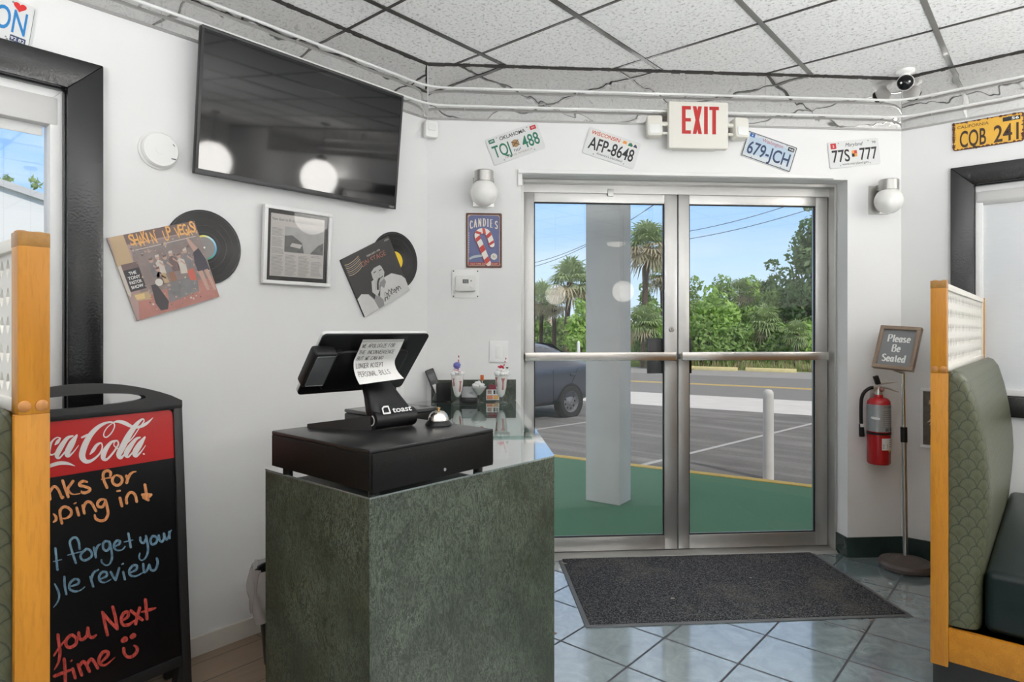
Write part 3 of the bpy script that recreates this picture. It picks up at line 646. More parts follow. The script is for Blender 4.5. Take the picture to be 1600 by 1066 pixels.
palm(1005, 505, 28, 34, 'low fan palm in front of the tall drooping palm', 11, 34, 0, .2, tr=.1)
palm(1245, 522, 27.5, 26, 'yellowing low fan palm at the right end of the hedge', 12, 26, 0, .1, tr=.1)
BU = [(905, 465, 31, 62, 'leaf_bright', 'bright green shrub in front of the palms left of the column'), (922, 420, 34, 70, 'leaf_mid', 'taller green tree just behind the column'), (838, 500, 40, 60, 'leaf_mid', 'green shrub at the left edge of the left pane'),
      (1022, 470, 29, 84, 'leaf_mid', 'green shrub under the drooping palm'), (1035, 505, 27.8, 50, 'leaf_bright', 'light green low shrub by the left leaf stile'), (1085, 432, 33, 76, 'leaf_mid', 'hedge shrub next to the right leaf stile'), (1110, 445, 31, 84, 'leaf_bright', 'bright leafy shrub in the hedge left part'),
      (1140, 470, 29.5, 78, 'leaf_bright', 'bright green shrub in the middle of the hedge'), (1170, 476, 31, 90, 'leaf_mid', 'mid green shrub in the middle of the hedge'), (1205, 452, 34, 86, 'leaf_mid', 'grey green shrub below the small tree'), (1240, 448, 33, 90, 'leaf_dark', 'dark green shrub under the tall right tree'),
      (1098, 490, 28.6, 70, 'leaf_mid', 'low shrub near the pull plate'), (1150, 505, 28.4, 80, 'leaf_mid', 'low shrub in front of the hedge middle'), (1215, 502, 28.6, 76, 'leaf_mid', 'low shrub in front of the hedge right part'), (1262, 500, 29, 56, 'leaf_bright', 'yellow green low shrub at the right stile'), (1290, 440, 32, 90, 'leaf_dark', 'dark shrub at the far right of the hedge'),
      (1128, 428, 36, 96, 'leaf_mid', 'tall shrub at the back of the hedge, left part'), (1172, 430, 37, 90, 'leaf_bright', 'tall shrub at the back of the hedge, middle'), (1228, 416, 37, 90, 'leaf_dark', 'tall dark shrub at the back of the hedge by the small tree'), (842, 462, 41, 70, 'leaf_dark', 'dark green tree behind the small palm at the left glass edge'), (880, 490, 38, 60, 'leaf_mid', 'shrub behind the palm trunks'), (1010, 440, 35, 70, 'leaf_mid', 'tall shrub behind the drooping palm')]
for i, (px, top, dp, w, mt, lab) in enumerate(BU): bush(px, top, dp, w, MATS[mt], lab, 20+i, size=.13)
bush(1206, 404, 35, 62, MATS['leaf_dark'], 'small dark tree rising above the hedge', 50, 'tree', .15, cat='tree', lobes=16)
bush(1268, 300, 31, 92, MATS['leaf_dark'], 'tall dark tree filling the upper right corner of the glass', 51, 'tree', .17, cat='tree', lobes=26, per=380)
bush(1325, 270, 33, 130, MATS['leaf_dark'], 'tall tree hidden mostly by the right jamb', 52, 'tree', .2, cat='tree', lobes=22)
for i in range(16):                                        # the hedge goes on to both sides behind the walls
    e = (-34, -30, -26, -23, 7, 10, 13, 16, 19, 23, 27, 31, -38, 35, -42, 40)[i]; x, y, _ = em(e, 31+(i*7) % 5, 0); q = Vector((x, y, 0)); dp = q.dot(Fv)
    if dp < 6: continue
    bush(800+FOC*q.dot(Rv)/dp, HZ-FOC*(2.6+(i*5) % 4)/dp, dp, FOC*6.5/dp, MATS[('leaf_mid', 'leaf_dark', 'leaf_bright')[i % 3]], 'green tree of the hedge beyond the road, hidden behind the walls', 90+i, 'tree', .22, cat='tree', lobes=9, per=260)
# grasses in front of the hedge
rng = np.random.default_rng(9); m = MB()
for i in range(5200):
    e, mm = rng.uniform(-9, 16), 27.8+abs(rng.normal(0, .9)); x, y, _ = em(e, mm); h = rng.uniform(.15, .55); a = rng.uniform(0, PI); w = .02; z = GZ+.02
    o = len(m.v); dx, dy = math.cos(a)*w, math.sin(a)*w; m.v += [(x-dx, y-dy, z), (x+dx, y+dy, z), (x+rng.normal(0, .12), y+rng.normal(0, .12), z+h)]; m.f.append((o, o+1, o+2))
    m.m.append(m.mi(MATS['leaf_dry'] if rng.random() < .55 else MATS['leaf_mid']))
o = tag(m.build('grass', None, 0, 'stuff'), 'dry and green grass growing along the foot of the hedge', 'grass')
# low brick building behind the palms
P = O+ray(852, HZ)*47; b = MB(); T = Matrix.Translation((P.x, P.y, GZ)) @ TE
t = thing('brick_building', 'low orange brick building with a tan roof behind the palm trunks', 'building', T)
b.box((-4, 0, 0), (5, 5, 1.75), M('orange_brick', (.42, .17, .07), .85, var=.3, vscale=7)); b.build('wall', t, 0)
b = MB(); b.prism([(-.5, 1.75), (5.5, 1.75), (5.5, 1.95), (2.5, 2.6), (-.5, 1.95)], -4.4, 5.4, M('tan_shingle', (.45, .33, .25), .9, var=.2), axis='X'); b.build('roof', t, 0)
b = MB(); b.box((-1.2, -.04, .7), (-.2, .0, 1.4), WPAINT); b.box((-1.1, -.05, .78), (-.3, -.04, 1.32), DGREY); b.build('window', t, 0)
# power lines
def cable(p, d0, q, d1, label):
    A = O+ray(*p)*d0; B = O+ray(*q)*d1; D = B-A; A2 = A-D*1.2; B2 = B+D*1.2
    pts = [tuple(A2.lerp(B2, f)-Vector((0, 0, 1.2*4*f*(1-f)))+Vector((0, 0, 1.15))) for f in [i/24 for i in range(25)]]
    m = MB(); m.tube(pts, .018, DGREY, 5); tag(m.build('power_line', None, 40), label, 'power line', 'power lines over the road')
cable((834, 412), 45, (916, 383), 40, 'power line slanting up behind the palm, upper of the left pair'); cable((834, 418), 45, (916, 386), 40, 'power line slanting up behind the palm, lower of the left pair')
cable((1075, 363), 40, (1222, 326), 34, 'overhead cable across the right pane, the upper one'); cable((1075, 375), 40, (1235, 338), 34, 'overhead cable across the right pane, the lower one')
# fence post by the car
P = atz(904, 574, GZ); P = O+ray(904, 575)*22; b = MB(); b.T = Matrix.Translation((P.x, P.y, GZ)); b.lathe([(.05, 0), (.05, 1.25), (1e-4, 1.3)], WPAINT, 12); tag(b.build('marker_post', None, 30), 'thin white marker post standing behind the parked car', 'post')

# ------------------------------------------------------------------ what the left window looks out on
b = MB(); A0, A1 = at(-140, 245, (-9, 0, 0), (1, 0, 0)), at(78, 318, (-9, 0, 0), (1, 0, 0)); dz = (A1.z-A0.z)/(A1.y-A0.y)
t = thing('white_building', 'plain white building with a sloping roof edge outside the left window', 'building', Matrix.Translation((-9, A1.y, GZ)))
WB = M('white_stucco', (.80, .80, .80), .8, var=.03)
zt = lambda y: A1.z-GZ+dz*(y-A1.y)
b.prism([(-7.0, 0), (4.0, 0), (4.0, zt(A1.y+4.0)), (-7.0, zt(A1.y-7))], -5, 0, WB, axis='X'); b.build('wall', t, 0)
b = MB(); b.prism([(-7.0, zt(A1.y-7)), (4.0, zt(A1.y+4)), (4.05, zt(A1.y+4)+.07), (-7.0, zt(A1.y-7)+.07)], -5, .06, M('grey_coping', (.55, .55, .56), .6), axis='X'); b.build('coping', t, 0)
for i, (px, top, w, lab) in enumerate(((55, 276, 60, 'pine crown above the white building nearest the window jamb'), (10, 272, 70, 'pine crown above the white building at the left picture edge'))): bush(px, top, 22, w, MATS['leaf_mid'], lab, 70+i, 'tree', .12, cat='tree', lobes=9)

# ------------------------------------------------------------------ things on the walls
def ident(y): return lambda a, c: (a, y, c)
PLW, PLH = .305, .152
def plate(Mx, label, face, rim, build, border=None, holes=True):
    """pressed metal number plate; build(mb, y) adds the printing as one lettering part"""
    t = thing('license_plate', label, 'license plate', Mx, 'license plates along the walls')
    b = MB(); b.prism(rrect(-PLW/2, -PLH/2, PLW/2, PLH/2, .012), -.006, -.001, rim); b.prism(rrect(-PLW/2+.004, -PLH/2+.004, PLW/2-.004, PLH/2-.004, .010), -.0075, -.006, face)
    if holes:
        for x in (-.089, .089):
            for z in (-.064, .064): b.prism(circle(x, z, .0035, 10), -.0079, -.0075, MGREY)
    b.build('plate', t, 30)
    q = MB(); build(q, -.0083); q.build('lettering', t, 0)
    return t
INK = M('black_ink', (.015, .015, .016), .5); GREEN_INK = M('green_ink', (.02, .16, .10), .5); RED_INK = M('red_ink', (.50, .03, .035), .5); WHITE_INK = M('white_ink', (.82, .82, .80), .5)
BLUE_INK = M('blue_ink', (.02, .12, .40), .5); TAN_INK = M('tan_ink', (.36, .22, .10), .5); ORANGE_INK = M('orange_ink', (.75, .30, .06), .5); GREY_INK = M('grey_ink', (.20, .20, .20), .5); NAVY = M('navy_ink', (.03, .05, .12), .5)
PLATEW = M('plate_white', (.66, .665, .66), .38, var=.03)
def p_ok(q, y):
    q.text('OKLAHOMA', 0, .043, .020, INK, y, .15, bold=.012); q.text('TQJ', -.085, -.040, .066, GREEN_INK, y, .098, bold=.014); q.text('488', .085, -.040, .066, GREEN_INK, y, .098, bold=.014)
    q.text('NATIVE AMERICA', 0, -.060, .012, M('faint_brown_ink', (.38, .30, .26), .6), y, .16)
    q.poly(rrect(-.138, .042, -.104, .064, .002), y, GREEN_INK); q.text('APR', -.121, .049, .009, WHITE_INK, y-.0003, .024); q.poly(rrect(.104, .042, .138, .064, .002), y, RED_INK); q.text('01', .121, .049, .009, WHITE_INK, y-.0003, .015)
    q.poly(circle(0, .002, .021, 20), y, TAN_INK)
    for a in (.6, -.6): q.stroke([(-.024*math.cos(a), .002-.024*math.sin(a)), (.024*math.cos(a), .002+.024*math.sin(a))], .005, M('brown_ink', (.16, .08, .04), .6), ident(y-.0003))
    for k in range(5): q.stroke([(-.018+.009*k, -.026-.004*math.sin(PI*k/4)), (-.019+.009*k, -.038-.004*math.sin(PI*k/4))], .003, INK, ident(y))
def p_wi(q, y):
    q.poly([(-.14, .035), (.14, .035), (.14, .066), (-.14, .066)], y+.0004, M('pale_cream', (.72, .68, .62), .5))
    q.text('WISCONSIN', -.052, .042, .021, RED_INK, y, .165, shear=.15, bold=.012); q.poly([(.05, .045), (.075, .045), (.07, .062), (.052, .06)], y, ORANGE_INK)
    q.poly([(.082, .041), (.108, .041), (.11, .05), (.098, .062), (.086, .056)], y, GREEN_INK); q.poly([(.113, .043), (.137, .041), (.13, .056), (.12, .06)], y, NAVY)
    q.text('AFP-8648', 0, -.040, .068, INK, y, .262, bold=.014); q.text("America's Dairyland", 0, -.060, .013, INK, y, .15, shear=.25)
def p_wa(q, y):
    q.poly([(-.13, .055), (-.10, .05), (-.06, .06), (-.02, .048), (.03, .058), (.13, .045), (.13, -.03), (-.13, -.05)], y+.0005, M('pale_blue_print', (.42, .52, .62), .5))
    q.text('Washington', .005, .040, .022, M('wine_ink', (.42, .06, .05), .5), y, .125, shear=.1)
    q.text('679-JCH', 0, -.048, .072, NAVY, y, .255, bold=.014)
    q.poly(rrect(-.135, .045, -.105, .066, .002), y, BLUE_INK); q.text('4', -.12, .049, .012, WHITE_INK, y-.0003, .008); q.poly(rrect(.10, .040, .137, .062, .002), y, INK); q.text('98', .119, .045, .011, WHITE_INK, y-.0003, .026)
    for a, c in (((-.145, -.070), (.145, -.070)), ((-.145, .070), (.145, .070)), ((-.147, -.068), (-.147, .068)), ((.147, -.068), (.147, .068))): q.stroke([a, c], .004, INK, ident(y))
def p_md(q, y):
    q.text('Maryland', 0, .041, .021, INK, y, .10, shear=.3); q.text('77S', -.082, -.042, .068, INK, y, .105, bold=.014); q.text('777', .084, -.042, .068, INK, y, .105, bold=.014)
    q.text('www.maryland.gov', 0, -.063, .013, INK, y, .16, shear=.1)
    q.poly(rrect(-.138, .034, -.104, .066, .002), y, RED_INK); q.text('5', -.121, .042, .014, WHITE_INK, y-.0003, .009); q.text('98', .122, .046, .014, INK, y, .022)
    for k, (dx, dz, m) in enumerate(((-.008, .006, ORANGE_INK), (.008, .006, RED_INK), (-.008, -.012, INK), (.008, -.012, ORANGE_INK))): q.poly([(dx-.008, dz-.008), (dx+.008, dz-.008), (dx+.008, dz+.010), (dx-.008, dz+.010)], y, m)
def p_ca(q, y):
    brown = M('rust_brown', (.10, .035, .02), .7, var=.4, vscale=30); rnd = random.Random(3)
    for i in range(64):                                   # chipped, rusty edge
        f = i/64*4; k = int(f); u = (f-k)*2-1
        x, z = ((u*.150, .072), (.149, u*.074), (-u*.150, -.072), (-.149, -u*.074))[k]
        if rnd.random() < .72: q.poly(circle(x, z, rnd.uniform(.004, .011), 7, rnd.uniform(.003, .007)), y+.0002, brown)
    q.text('CALIFORNIA', -.064, .040, .017, M('brown_black_ink', (.05, .025, .01), .5), y, .138); q.text('CQB', -.064, -.062, .088, M('brown_black_ink'), y, .116, bold=.014); q.text('241', .079, -.062, .088, M('brown_black_ink'), y, .104, bold=.014)
    q.poly([(.065, .040), (.138, .040), (.138, .062), (.065, .062)], y, INK); q.text('56', .117, .045, .013, WHITE_INK, y-.0003, .030, bold=.02)
plate(FD(.279, 2.330, a=20.2), 'white Oklahoma plate with green TQJ 488 lettering tilted up to the right', PLATEW, PLATEW, p_ok)
plate(FD(.816, 2.317, a=-16.9), 'white Wisconsin plate reading AFP-8648 tilted down to the right above the left door leaf', PLATEW, PLATEW, p_wi)
plate(FD(1.722, 2.317, a=-17.8), 'pale blue Washington plate reading 679-JCH beside the exit sign lamp head', M('plate_pale_blue', (.56, .60, .63), .38), PLATEW, p_wa)
plate(FD(2.226, 2.318, a=6.6), 'white Maryland plate reading 77S 777 above the right jamb of the doorway', PLATEW, PLATEW, p_md)
plate(FR(-.297, 2.365), 'yellow rusty California plate reading CQB 241 above the right window', M('plate_yellow', (.72, .40, .045), .45, var=.15, vscale=20), M('rust_brown', (.10, .035, .02), .7, var=.4, vscale=30), p_ca)
def p_on(q, y):
    q.text('ON', .090, -.035, .078, M('bright_blue_ink', (.01, .19, .48), .5), y, .084, bold=.010)
    hp = []
    for i in range(28):
        a = 2*PI*i/28; hp.append((.108+.0011*16*math.sin(a)**3, .056+.0011*(13*math.cos(a)-5*math.cos(2*a)-2*math.cos(3*a)-math.cos(4*a))))
    q.poly(hp, y, M('heart_red', (.62, .02, .02), .4))
    q.poly(rrect(.095, -.064, .137, -.044, .002), y, NAVY); q.text('92', .105, -.060, .011, WHITE_INK, y-.0003, .016); q.text('82', .126, -.060, .011, WHITE_INK, y-.0003, .016); q.poly(circle(.085, -.058, .003, 8), y, MGREY)
    q.stroke([(-.145, -.070), (.145, -.070)], .0015, GREY_INK, ident(y)); q.stroke([(.147, -.068), (.147, .068)], .0015, GREY_INK, ident(y))
plate(FL(.420, 2.331, a=-7.7), 'white plate with blue ON lettering and a red heart above the left window', PLATEW, PLATEW, p_on)

# television, tilted forward
TB = yL(303, 270, -2.565); TC2 = yL(617, 327, -2.565); TW = TC2[0]-TB[0]; TH = .566
T = Matrix.Translation((-2.565, (TB[0]+TC2[0])/2+.003, TB[1])) @ Matrix.Rotation(PI/2, 4, 'Z') @ Matrix.Rotation(rad(6.4), 4, 'X')
t = thing('television', 'black flat television mounted tilted forward high on the left wall', 'television', T)
b = MB(); b.box((-TW/2, 0, 0), (TW/2, .028, TH), BLACK, .004); b.box((-TW/2+.16, .028, .06), (TW/2-.16, .042, TH*.62), BLACK, .006); b.build('housing', t, 30)
def m_screen():
    q = NT('black_screen_glass'); q.bsdf((.006, .006, .007), .045, 0, None, .5, 0.0); MATS['screen'] = q.m
m_screen()
b = MB(); b.box((-TW/2+.011, -.0016, .020), (TW/2-.011, .001, TH-.011), MATS['screen']); part(b.build('screen', t, 0), 'glossy black screen')
b = MB(); BZ = M('dark_bezel', (.03, .03, .032), .35)
for a, c in (((-TW/2, -.004, 0), (TW/2, 0, .020)), ((-TW/2, -.004, TH-.011), (TW/2, 0, TH)), ((-TW/2, -.004, .02), (-TW/2+.011, 0, TH-.011)), ((TW/2-.011, -.004, .02), (TW/2, 0, TH-.011))): b.box(a, c, BZ, .0012)
b.build('bezel', t, 30)
b = MB(); b.text('VIZIO', TW/2-.028, .006, .008, M('silver_ink', (.55, .55, .55), .4, .5), -.0045, .030); b.build('badge', t, 0)
b = MB(); b.box((-.16, .042, .14), (.16, .05, .40), DGREY); b.build('wall_mount', t, 0)

# round white detector
dy, dz = yL(247, 236, -2.62); t = thing('smoke_detector', 'round white detector disc on the wall between the black window casing and the television', 'detector', FL(dy, dz) @ Matrix.Rotation(PI/2, 4, 'X'))
b = MB(); b.lathe([(.072, .0005), (.072, .008), (.066, .012), (.066, .024), (.061, .031), (.02, .034), (1e-4, .034)], WHITE, 40); b.build('body', t, 35)
b = MB(); b.box((.036, -.030, .0315), (.052, -.0265, .034), DGREY); b.build('slot', t, 0); b = MB(); b.add([(.044, .030, .0325), (.050, .022, .0325), (.046, .020, .0325), (.040, .028, .0325)], [(0, 1, 2, 3)], MGREY); b.build('slot', t, 0)
b = MB(); b.lathe([(.020, .0335), (.020, .0352), (1e-4, .0355)], WHITE, 24); b.build('test_button', t, 30)

# record sleeves with records half out of them; the prints are plain generic ones
def vinyl(): 
    q = NT('grooved_black_vinyl'); tc = q.n('ShaderNodeTexCoord'); sp = q.n('ShaderNodeSeparateXYZ'); q.l(tc.outputs['Object'], sp.inputs[0])
    r = q.math('SQRT', q.math('ADD', q.math('MULTIPLY', sp.outputs[0], sp.outputs[0]), q.math('MULTIPLY', sp.outputs[2], sp.outputs[2])))
    g = q.math('SINE', q.math('MULTIPLY', r, 2600.0)); band = q.math('SINE', q.math('MULTIPLY', r, 230.0))
    q.bsdf(q.mix(q.math('GREATER_THAN', band, .93), (.006, .006, .0065), (.025, .025, .025)), .26, 0, q.bump(g, .15, .0004), .35, 0.0); MATS['vinyl'] = q.m
vinyl()
def record(Mx, label, lab1, lab2):
    t = thing('vinyl_record', label, 'record', Mx, 'records slipped out of their sleeves')
    b = MB(); b.prism(circle(0, 0, .151, 64), -.0055, -.0035, MATS['vinyl']); b.build('disc', t, 30)
    b = MB(); b.poly(circle(0, 0, .050, 40)[::-1], -.0057, lab1); 
    if lab2:
        b.poly(circle(0, 0, .043, 40)[::-1], -.0059, lab2)
        for k in range(5): b.stroke([(-.026+.003*k, .022-.008*k), (.024-.004*k, .022-.008*k)], .0016, GREY_INK, ident(-.0061), smooth=False)
    b.poly(circle(0, 0, .004, 14), -.0062, WHITE_INK); b.build('label', t, 0)
    return t
def ringmat():
    q = NT('rainbow_label_edge'); tc = q.n('ShaderNodeTexCoord'); sp = q.n('ShaderNodeSeparateXYZ'); q.l(tc.outputs['Object'], sp.inputs[0])
    a = q.math('FRACT', q.math('ADD', q.math('DIVIDE', q.math('ARCTAN2', sp.outputs[2], sp.outputs[0]), 2*PI), .5))
    q.bsdf(q.ramp(a, [(0, (.6, .5, .05)), (.25, (.05, .3, .15)), (.45, (.1, .4, .7)), (.6, (.45, .75, .85)), (.72, (.75, .7, .1)), (.9, (.7, .45, .1))]), .4); MATS['rainbow'] = q.m
ringmat()
def sleeve(Mx, w, h, label, edge, build):
    t = thing('record_sleeve', label, 'record sleeve', Mx, 'record sleeves on the left wall')
    b = MB(); b.box((-w/2, -.012, -h/2), (w/2, -.0062, h/2), edge, .001); b.box((-w/2, -.0034, -h/2), (w/2, -.0005, h/2), edge, .0008); b.box((-w/2, -.0062, -h/2), (-w/2+.004, -.0034, h/2), edge); b.build('cardboard', t, 30)
    q = MB(); build(q, -.0124, w, h); q.build('printing', t, 0)
    return t
PINKB = M('print_mauve', (.40, .28, .26), .5, var=.2, vscale=14); DKM = M('print_dark_mauve', (.17, .115, .11), .5, var=.3, vscale=20); REDF = M('print_brick_red', (.44, .20, .17), .5, var=.25, vscale=16); TANP = M('print_tan', (.50, .36, .22), .5, var=.1)
SKINP = M('print_skin', (.50, .32, .26), .5); GREYP = M('print_grey', (.21, .20, .205), .5, var=.4, vscale=26); PALE = M('print_pale', (.58, .52, .47), .5, var=.1); ORT = M('print_orange', (.78, .42, .14), .5)
def a_vegas(q, y, w, h):
    L_ = lambda u, v: (-w/2+u*w, -h/2+v*h); P = lambda pts, m, d=0: q.poly([L_(*p) for p in pts], y-d*.00012, m)
    P([(0, 0), (1, 0), (1, 1), (0, 1)], PINKB); P([(.17, .88), (1, .88), (1, 1), (.17, 1)], DKM, 1); P([(.13, .28), (1, .26), (1, .87), (.2, .86)], M('print_brown_grey', (.26, .205, .195), .5, var=.35, vscale=22), 1)
    P([(.02, 0), (1, 0), (1, .26), (.55, .30), (.08, .22)], REDF, 2); P([(0, .66), (.02, 1), (.17, 1), (.17, .66)], TANP, 2); P([(.0, .33), (.0, .66), (.15, .66), (.02, .28)], PALE, 1)
    P([(.035, .34), (.215, .34), (.215, .67), (.035, .67)], DKM, 3); P([(.04, .345), (.21, .345), (.21, .60), (.04, .60)], M('print_black_box', (.05, .045, .05), .5), 4)
    for i, s in enumerate(('THE', 'TONY', 'PASTOR', 'SHOW')):
        x, z = L_(.125, .535-.055*i); q.text(s, x, z, .0115, WHITE_INK, y-.0007, {'THE': .026}.get(s, .043), bold=.02)
    P([(.08, .22), (.23, .20), (.23, .30), (.06, .31)], TANP, 4); P([(.07, .235), (.16, .23), (.17, .29), (.06, .295)], M('print_cream', (.70, .52, .25), .5), 5)
    x0, z0 = L_(.21, .865)
    for i, ch in enumerate("SHAKIN' UP VEGAS!"):
        if ch == ' ': continue
        q.text(ch, x0+.0153*i, (z0+.022 if ch == "'" else z0-.005*((i*7) % 3)-.001), (.016 if ch == "'" else .040+.004*((i*5) % 2)), ORT, y-.0008, .0060 if ch in "'I!" else .0172, 'L', bold=.018)
    for k in range(3): q.stroke([L_(.24, .80-.025*k), L_(.95, .81-.025*k)], .0025, PALE if k < 1 else GREYP, ident(y-.0004), smooth=False)
    rnd = random.Random(11)
    for i, (u, v, s, mt) in enumerate(((.36, .60, 1, GREYP), (.44, .62, 1, PALE), (.52, .60, 1, GREYP), (.60, .63, 1.1, DKM), (.68, .58, 1.1, PALE), (.77, .62, 1.1, GREYP), (.40, .48, .9, DKM))):   # plain little figures of a band
        P([(u-.035*s, v-.16*s), (u+.04*s, v-.17*s), (u+.045*s, v-.02), (u, v+.02), (u-.04*s, v-.02)], mt, 5); c = L_(u, v+.045); q.poly(circle(c[0], c[1], .008, 12, .010), y-.0008, SKINP)
        P([(u-.02, v+.07), (u+.025, v+.075), (u+.02, v+.05), (u-.02, v+.045)], PALE if i % 2 else DKM, 7); P([(u+.01, v-.01), (u+.06, v-.08), (u+.05, v-.09), (u, v-.03)], SKINP, 6)
    for i in range(150):
        u, v = rnd.uniform(.16, .98), rnd.uniform(.04, .84); s = rnd.uniform(.006, .022); P([(u+s*rnd.uniform(.4, 1)*math.cos(a_), v+s*rnd.uniform(.4, 1)*math.sin(a_)) for a_ in (0, 1.05, 2.1, 3.14, 4.2, 5.2)], (PALE, DKM, PINKB, GREYP, SKINP, TANP)[i % 6], 4.4+.002*i)
    P([(.86, .62), (.94, .66), (.985, .50), (.99, .36), (.84, .38), (.84, .50)], M('print_dark_dress', (.06, .055, .07), .5), 6); P([(.87, .63), (.83, .80), (.86, .81), (.93, .66)], SKINP, 7); P([(.84, .38), (.875, .12), (.91, .12), (.90, .38)], SKINP, 7); P([(.92, .38), (.96, .10), (.99, .10), (.97, .38)], SKINP, 7)
    P([(.40, .10), (.78, .14), (.82, .34), (.44, .34)], GREYP, 4); P([(.27, .36), (.33, .36), (.40, .12), (.36, .03), (.28, .04), (.25, .14)], M('print_guitar_dark', (.07, .06, .065), .5), 5)
    c = L_(.365, .37); q.poly(circle(c[0], c[1], .014, 16), y-.0010, M('print_drum_white', (.68, .65, .60), .5)); P([(.42, .34), (.48, .34), (.47, .46), (.42, .47)], TANP, 6); P([(.50, .34), (.57, .34), (.57, .45), (.51, .46)], M('print_rust', (.30, .15, .10), .5), 6); P([(.72, .30), (.80, .28), (.80, .44), (.72, .42)], M('print_red', (.55, .13, .09), .5), 6)
def a_stage(q, y, w, h):
    L_ = lambda u, v: (-w/2+u*w, -h/2+v*h); P = lambda pts, m, d=0: q.poly([L_(*p) for p in pts], y-d*.00012, m)
    S_ = lambda pts, wd, m, d: q.stroke([L_(*p) for p in pts], wd, m, ident(y-d*.00012))
    BK = M('print_near_black', (.030, .028, .028), .45, var=.2, vscale=20); LG = M('print_light_grey', (.55, .54, .53), .5, var=.1, vscale=24); MG = M('print_mid_grey', (.24, .235, .235), .5)
    P([(0, 0), (1, 0), (1, 1), (0, 1)], BK)
    for k in range(7): S_([(.03, .90-.03*k), (.10, .885-.03*k), (.22, .90-.03*k), (.32, .93-.028*k)], .003, MG if k % 2 else TANP, 1)
    x, z = L_(.56, .74); q.text('ON STAGE', x, z, .026, M('print_rust_red', (.36, .13, .08), .5), y-.0004, .165); x, z = L_(.60, .85); q.text('FEBRUARY 1970', x, z, .009, PALE, y-.0004, .09); x, z = L_(.93, .945); q.text('STEREO', x, z, .008, PALE, y-.0004, .03)
    P([(0, 0), (0, .32), (.10, .36), (.22, .30), (.30, .16), (.34, 0)], LG, 2); P([(.42, 0), (.40, .16), (.50, .34), (.62, .42), (.78, .42), (.95, .30), (1, .22), (1, 0)], LG, 2)
    P([(.30, 0), (.28, .16), (.36, .26), (.44, .10), (.42, 0)], MG, 3); P([(.50, .42), (.60, .43), (.62, .34), (.54, .26), (.48, .34)], MG, 3)
    P([(.40, .52), (.43, .66), (.55, .70), (.64, .64), (.66, .50), (.60, .40), (.50, .38), (.43, .42)], M('print_face_grey', (.44, .43, .42), .5), 4); P([(.34, .50), (.36, .68), (.46, .77), (.60, .76), (.69, .66), (.68, .56), (.62, .64), (.50, .64), (.42, .60), (.40, .46)], BK, 6)
    S_([(.46, .57), (.51, .575)], .004, BK, 7); S_([(.57, .56), (.62, .56)], .004, BK, 7); S_([(.545, .55), (.555, .49), (.54, .48)], .002, MG, 7); S_([(.50, .445), (.55, .44), (.60, .45)], .004, BK, 7)
    P([(.30, .30), (.36, .46), (.44, .48), (.50, .38), (.44, .26), (.36, .20)], M('print_hand_grey', (.48, .47, .46), .5), 8)
    for k in range(4): S_([(.37+.03*k, .30), (.40+.03*k, .38), (.43+.025*k, .45-.01*k)], .0022, MG, 9)
    S_([(.42, .30), (.47, .40), (.52, .44)], .011, BK, 10); S_([(.22, .30), (.30, .14), (.34, 0)], .004, MG, 5)
    rnd = random.Random(4)
    for k in range(14): u = .44+.03*k*.9; S_([(u, .04+rnd.uniform(0, .1)), (u+.03, .10+rnd.uniform(0, .12)), (u+.05, .06+rnd.uniform(0, .1))], .004, BK if k % 2 else MG, 6)
EDGE = M('sleeve_edge_cream', (.50, .45, .38), .6); EDGED = M('sleeve_edge_black', (.03, .03, .03), .5)
c1 = yL(319, 387, -2.616); record(FL(c1[0], c1[1], a=18), 'black record with a rainbow ringed label half behind the colourful Vegas sleeve', MATS['rainbow'], M('label_grey', (.26, .24, .23), .5))
sleeve(FL(.990, 1.5375, a=18.6), .322, .314, "worn record sleeve titled SHAKIN' UP VEGAS with a band scene, tilted on the wall", EDGE, a_vegas)
c2 = yL(617, 408, -2.616); record(FL(c2[0], c2[1], a=27), 'black record with a plain yellow label slipped out of the black and white sleeve', M('label_yellow', (.80, .55, .02), .45), None)
sleeve(FL(1.985, 1.5765, a=27.3), .322, .305, 'dark record sleeve with a performer in white holding a microphone', EDGED, a_stage)

# framed newspaper page
t = thing('framed_newspaper', 'newspaper page in a white frame with a black mat below the television', 'picture frame', FL(1.5385, 1.676) @ Matrix.Translation((0, -.004, -.17)) @ Matrix.Rotation(rad(3.2), 4, 'X') @ Matrix.Translation((0, 0, .17)))
b = MB(); fw, fh = .332, .340
for a, c in (((-fw/2, -.024, -fh/2), (fw/2, -.0005, -fh/2+.016)), ((-fw/2, -.024, fh/2-.016), (fw/2, -.0005, fh/2)), ((-fw/2, -.024, -fh/2+.016), (-fw/2+.016, -.0005, fh/2-.016)), ((fw/2-.016, -.024, -fh/2+.016), (fw/2, -.0005, fh/2-.016))): b.box(a, c, WPAINT, .0015)
b.build('frame', t, 30)
b = MB(); b.box((-fw/2+.016, -.012, -fh/2+.016), (fw/2-.016, -.002, fh/2-.016), M('black_mat_board', (.03, .028, .027), .7)); b.build('mat_board', t, 0)
b = MB(); PAPER = M('newsprint', (.56, .525, .50), .7, var=.04); b.box((-.132, -.0128, -.135), (.132, -.0121, .137), PAPER); rnd = random.Random(2); NI = M('news_ink', (.27, .26, .255), .7); NP = M('news_photo', (.15, .145, .14), .6, var=.6, vscale=40)
b.text('New diner to fill the evening downtown block', 0, .108, .012, M('headline_ink', (.08, .08, .08), .7), -.0131, .25)
for cx in range(4):
    x0 = -.126+.0645*cx; z = .09
    while z > -.126:
        z -= .0052
        if cx > 0 and z > -.03: continue
        if rnd.random() < .93: b.stroke([(x0, z), (x0+.058*rnd.uniform(.7, 1), z)], .0018, NI, ident(-.0131), smooth=False, caps=False)
